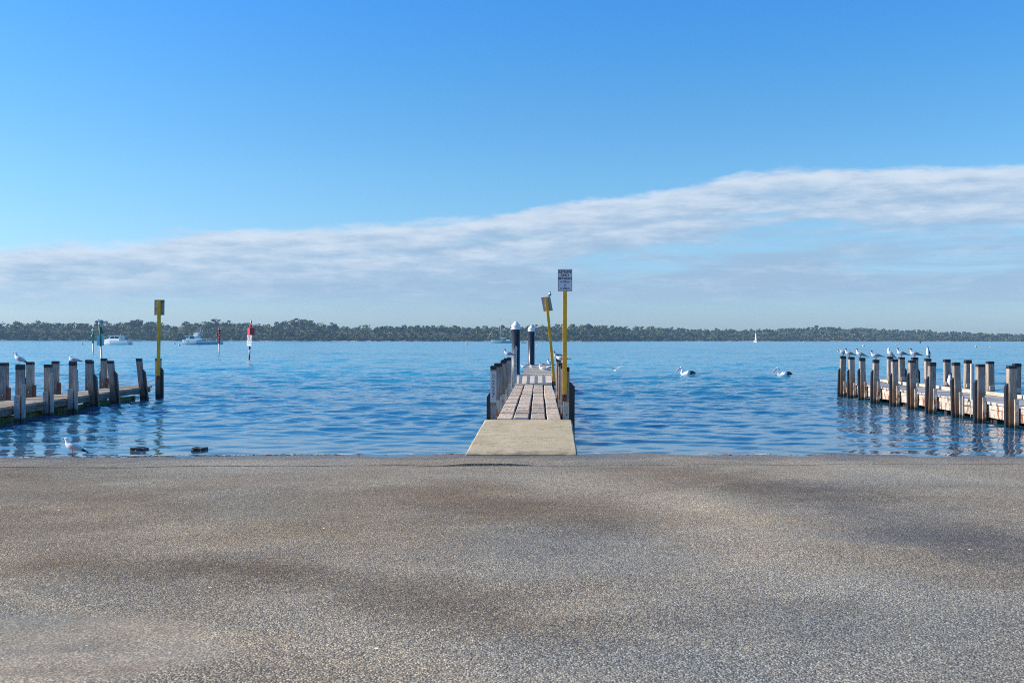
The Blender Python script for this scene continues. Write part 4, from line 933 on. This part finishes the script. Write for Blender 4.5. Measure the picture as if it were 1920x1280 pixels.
# flying tern
fp=Vector(((1154-960)/31.,F/31.,.23)); o=thing('tern','tern flying low over the water with raised wings','bird',fp,R(115))
b=MB(); b.loft([(-.23,.0,.03,.006),(-.14,.0,.024,.018),(-.03,.0,.042,.042),(.07,.0,.040,.040),(.12,.008,.026,.028),(.155,.012,.027,.027),(.18,.008,.012,.012)],12); b.build('body',M['feather'],o)
for s in (-1,1):
    b=MB(); ch=[(.075,.16),(.085,.15),(.05,.11),(-.03,.04)]; sp_=[0.03,.16,.34,.52]; zz=[.02,.12,.21,.27] ; vs=[];fs=[]
    for (f0,c0_),sy,z in zip(ch,sp_,zz): vs+=[(f0,s*sy,z+.006),(f0-c0_,s*sy,z),(f0-c0_*.4,s*sy,z-.008)]
    for i in range(3):
        a=i*3; fs+=[(a,a+1,a+4,a+3),(a+1,a+2,a+5,a+4),(a+2,a,a+3,a+5)]
    b.add(vs,fs,0,True); b.build('wing',M['feather' if s<0 else 'terngrey'],o)
b=MB(); b.loft([(.175,.008,.008,.009),(.235,.0,.002,.002)],8); b.build('bill',M['bill_yellow'],o)
b=MB(); b.loft([(.11,.02,.018,.010),(.14,.030,.025,.014),(.17,.022,.016,.009)],10); b.build('crown_cap',M['blackfeather'],o)
# ------------------------------------------------------------------ shore bits
def rock(px,py,w,d,h,label,seed):
    p=at(px,py); o=thing('rock',label,'rock',p,.1,'dark rocks in the shallows'); bm=bmesh.new(); bmesh.ops.create_cube(bm,size=1)
    bmesh.ops.subdivide_edges(bm,edges=bm.edges[:],cuts=5,use_grid_fill=True); r=random.Random(seed)
    from mathutils import noise as mn
    for v in bm.verts:
        q=v.co.normalized()*.62; c=v.co*.72+q*.3; n=mn.noise(c*2.6+Vector((seed,0,0)))*.34+mn.noise(c*7+Vector((seed,3,0)))*.16
        c=c*(1+n); v.co=Vector((c.x*w,c.y*d,c.z*h))
    me=bpy.data.meshes.new('boulder'); bm.to_mesh(me); bm.free(); me.materials.append(M['rock']); ob=bpy.data.objects.new('boulder',me); COL.objects.link(ob); ob.parent=o
rock(260,843.5,.27,.26,.10,'dark rock in the shallows nearer the gull at the water edge',1)
rock(375,843.5,.25,.25,.095,'dark rock in the shallows farther along from the gull towards the jetty',2)
def seaweed():
    r=random.Random(4); b=MB()
    cl=[(-8.4,.25,26),(-6.9,.4,50),(-5.6,.45,60),(-4.1,.4,60),(-3.2,.5,20),(-1.0,.15,14),(4.2,.6,26),(6.2,.6,30),(-7.6,.9,30),(-4.8,1.2,50)]
    for cx,sp_,n in cl:
        for k in range(n):
            x=cx+r.gauss(0,sp_); y=float(shoreY(x))-.06+r.gauss(0,.07); z=float(groundZ(np.array([x]),np.array([y]))[0])
            z=max(z,.0); a=r.uniform(0,6.28); l=r.uniform(.03,.09); h=r.uniform(.003,.013); ca,sa=math.cos(a),math.sin(a)
            vs=[]
            for (u,v,w) in ((-l,0,0),(-l*.3,.013,0),(-l*.2,-.012,0),(l*.5,.012,h*.2),(l*.4,-.014,0),(l,0,h*.4),(0,0,h)): vs.append((x+u*ca-v*sa,y+u*sa+v*ca,z+w))
            b.add(vs,[(0,1,6),(0,6,2),(1,3,6),(2,6,4),(3,5,6),(4,6,5),(0,2,1)])
    tag(b.build('seaweed',M['weed']),'brown seaweed scraps strewn along the water line','seaweed',kind='stuff')
    b=MB(); x=-9.8
    while x<11:
        if not(-1.0<x<1.3):
            l=r.uniform(.08,.5); y=float(shoreY(x))+r.uniform(-.02,.12); n=6; vs=[];fs=[]; w=r.uniform(.004,.014)
            for i in range(n+1):
                t=i/n; xx=x+l*t; yy=y+r.uniform(-.02,.02); ww=w*math.sin(math.pi*(.05+.9*t))
                vs+=[(xx,yy-ww,.004),(xx,yy,.004+ww*.5),(xx,yy+ww,.004)]
            for i in range(n):
                a=i*3; fs+=[(a,a+3,a+4,a+1),(a+1,a+4,a+5,a+2)]
            b.add(vs,fs,0,True)
        x+=r.uniform(.06,.5) if x<2 else r.uniform(.3,1.4)
    tag(b.build('foam',M['foam']),'thin white foam along the water line of the ramp','foam',kind='stuff')
M['foam']=simple('foam_white',(.72,.72,.70),.6,.15,30)
seaweed()
# ------------------------------------------------------------------ haze, sun, sky
SUN_EL=R(28); SUN_AZ=R(4)   # azimuth: this far ahead of due left
sd=Vector((-math.cos(SUN_EL)*math.cos(SUN_AZ),math.cos(SUN_EL)*math.sin(SUN_AZ),math.sin(SUN_EL)))
HAZE=True
if HAZE:
    b=MB(); b.box((-5000,-260,-4.2),(5000,2300,45)); hzo=b.build('haze',[],None); hzo.data.materials.clear()
    m=bpy.data.materials.new('haze_air'); m.use_nodes=True; t=NT(m.node_tree); t.n.clear(); out=t.new('ShaderNodeOutputMaterial'); v=t.new('ShaderNodeVolumePrincipled')
    v.inputs['Color'].default_value=(.44,.70,1.0,1); v.inputs['Density'].default_value=.00016; v.inputs['Anisotropy'].default_value=.1; t.link(v.outputs[0],out.inputs['Volume'])
    hzo.data.materials.append(m); tag(hzo,'thin pale sea haze over the bay','haze',kind='stuff')
li=bpy.data.lights.new('sun','SUN'); li.energy=4.2; li.angle=R(.5); li.color=(1,.90,.76); so=bpy.data.objects.new('sun',li); COL.objects.link(so); so.rotation_euler=sd.to_track_quat('Z','Y').to_euler(); so.location=(-30,10,30)
w=bpy.data.worlds.new('World'); scene.world=w; w.use_nodes=True; t=NT(w.node_tree); t.n.clear()
out=t.new('ShaderNodeOutputWorld'); bg=t.new('ShaderNodeBackground'); t.link(bg.outputs[0],out.inputs[0]); bg.inputs[1].default_value=.10
sk=t.new('ShaderNodeTexSky',sky_type='NISHITA'); sk.sun_disc=False; sk.sun_elevation=SUN_EL; sk.sun_rotation=math.atan2(sd.x,sd.y); sk.air_density=1.0; sk.dust_density=.4; sk.ozone_density=3.0; sk.altitude=0
tc=t.new('ShaderNodeTexCoord'); D=tc.outputs['Generated']; sp=t.new('ShaderNodeSeparateXYZ'); t.link(D,sp.inputs[0])
az=t.math('ARCTAN2',sp.outputs[0],sp.outputs[1]); el=t.math('ARCSINE',sp.outputs[2])
elp=t.math('MULTIPLY',el,F)                       # elevation in photo pixels
hs=t.new('ShaderNodeHueSaturation'); t.link(sk.outputs[0],hs.inputs['Color']); hs.inputs['Saturation'].default_value=1.32; hs.inputs['Hue'].default_value=.497; hs.inputs['Value'].default_value=1.0
skyc=hs.outputs[0]
ELV=t.math('MULTIPLY',t.math('ARCSINE',sp.outputs[2]),F/700.,None,True)
grade=t.ramp(ELV,[(0,(.56,.74,1.16)),(.11,(.64,.80,1.14)),(.27,(.82,.93,1.08)),(.42,(.92,1.03,1.10)),(.62,(.95,1.09,1.18)),(.95,(.84,1.16,1.46))])
skyc=t.mix(1.,skyc,grade,'MULTIPLY')
# cloud bank: top edge as a curve over azimuth
ED=[(-1500,480),(0,456),(150,456),(270,447),(330,432),(640,424),(800,412),(960,396),(1100,374),(1200,366),(1300,347),(1390,325),(1500,316),(1920,309),(3000,300)]
fc=t.new('ShaderNodeFloatCurve'); cv=fc.mapping.curves[0]
pts=[((math.atan((x-960)/F)+1)/2,(636-y)*math.cos(math.atan((x-960)/F))/400) for x,y in ED]
while len(cv.points)<len(pts): cv.points.new(.5,.5)
for q,(a,b_) in zip(cv.points,pts): q.location=(a,b_); q.handle_type='VECTOR'
fc.mapping.update(); t.link(t.lin(az,-1,1),fc.inputs['Value']); edge=t.math('MULTIPLY',fc.outputs[0],400.)
cb=t.new('ShaderNodeCombineXYZ'); t.link(az,cb.inputs[0]); t.link(t.math('MULTIPLY',el,3.2),cb.inputs[1]); CV=cb.outputs[0]
n_edge=t.noise(CV,20,8,.58); n_st=t.noise(CV,6,8,.6,sv=(1,2.8,1),dist=.35); n_puff=t.noise(CV,17,8,.62,sv=(1,1.5,1)); n_lo=t.noise(CV,4,5,.55,sv=(1,3.5,1)); n_ln=t.noise(CV,9,6,.6,sv=(.55,5,1))
ew=t.lin(az,-.5,.35,52,44)
dpx=t.math('SUBTRACT',edge,elp); dn=t.math('ADD',dpx,t.math('MULTIPLY',t.math('SUBTRACT',n_edge,.5),ew))
A=t.sstep(dn,-4,t.lin(az,-.45,.22,22,13))
gapc=t.math('MULTIPLY',t.sstep(dpx,84,112),t.sstep(dpx,172,128))           # the broken belt between the two decks
T=t.math('SUBTRACT',1.0,t.math('MULTIPLY',t.math('MULTIPLY',gapc,t.sstep(az,-.05,.15)),.42)); T=t.math('SUBTRACT',T,t.math('MULTIPLY',t.sstep(dpx,75,130),.10)); T=t.math('ADD',T,t.math('MULTIPLY',t.math('MULTIPLY',t.math('SUBTRACT',n_st,.5),2.5),t.sstep(dpx,20,95,.22,1.))); T=t.math('ADD',T,t.math('MULTIPLY',t.math('SUBTRACT',n_ln,.5),.55),None,True)
B=t.sstep(t.math('ADD',elp,t.math('MULTIPLY',t.math('SUBTRACT',n_lo,.5),60.)),28,95)
dens=t.math('MULTIPLY',t.math('MULTIPLY',A,B),t.sstep(T,.15,.95)); dens=t.math('MULTIPLY',dens,.88)
rim=t.sstep(dn,70,2); shelf=t.sstep(t.math('ADD',t.math('SUBTRACT',dpx,62),t.math('MULTIPLY',t.math('SUBTRACT',n_edge,.5),60)),-4,6); shelf=t.math('MULTIPLY',shelf,t.sstep(dpx,150,60))
br=t.math('ADD',t.math('MULTIPLY',rim,.34),t.math('MULTIPLY',n_puff,1.35)); br=t.math('ADD',br,t.math('MULTIPLY',shelf,.16)); br=t.math('SUBTRACT',br,t.math('MULTIPLY',t.sstep(dpx,40,150),.18)); br=t.sstep(br,.42,1.2)
cc=t.mix(br,(2.25,3.25,4.5),(4.6,5.1,5.75))
hzm=t.sstep(elp,150,30); cc=t.mix(t.math('MULTIPLY',hzm,.35),cc,(2.6,3.6,4.6))
t.link(t.mix(dens,skyc,cc),bg.inputs[0])
# ------------------------------------------------------------------ camera, render
cam=bpy.data.cameras.new('camera'); co=bpy.data.objects.new('camera',cam); COL.objects.link(co); scene.camera=co
cam.sensor_width=36; cam.lens=35; cam.clip_end=12000; cam.clip_start=.1; cam.shift_y=-4/1920.
co.location=(0,0,CH); co.rotation_euler=Euler((R(90),0,0)); co.rotation_euler.rotate_axis('Z',1.5/960)
cam.dof.use_dof=True; cam.dof.focus_distance=34; cam.dof.aperture_fstop=6.3
vs=scene.view_settings; vs.view_transform='Standard'; vs.look='None'; vs.exposure=.65; vs.gamma=1
scene.cycles.filter_width=1.0; scene.cycles.max_bounces=6; scene.cycles.volume_bounces=0; scene.cycles.use_denoising=False
scene.cycles.caustics_reflective=False; scene.cycles.caustics_refractive=False; scene.cycles.sample_clamp_indirect=6
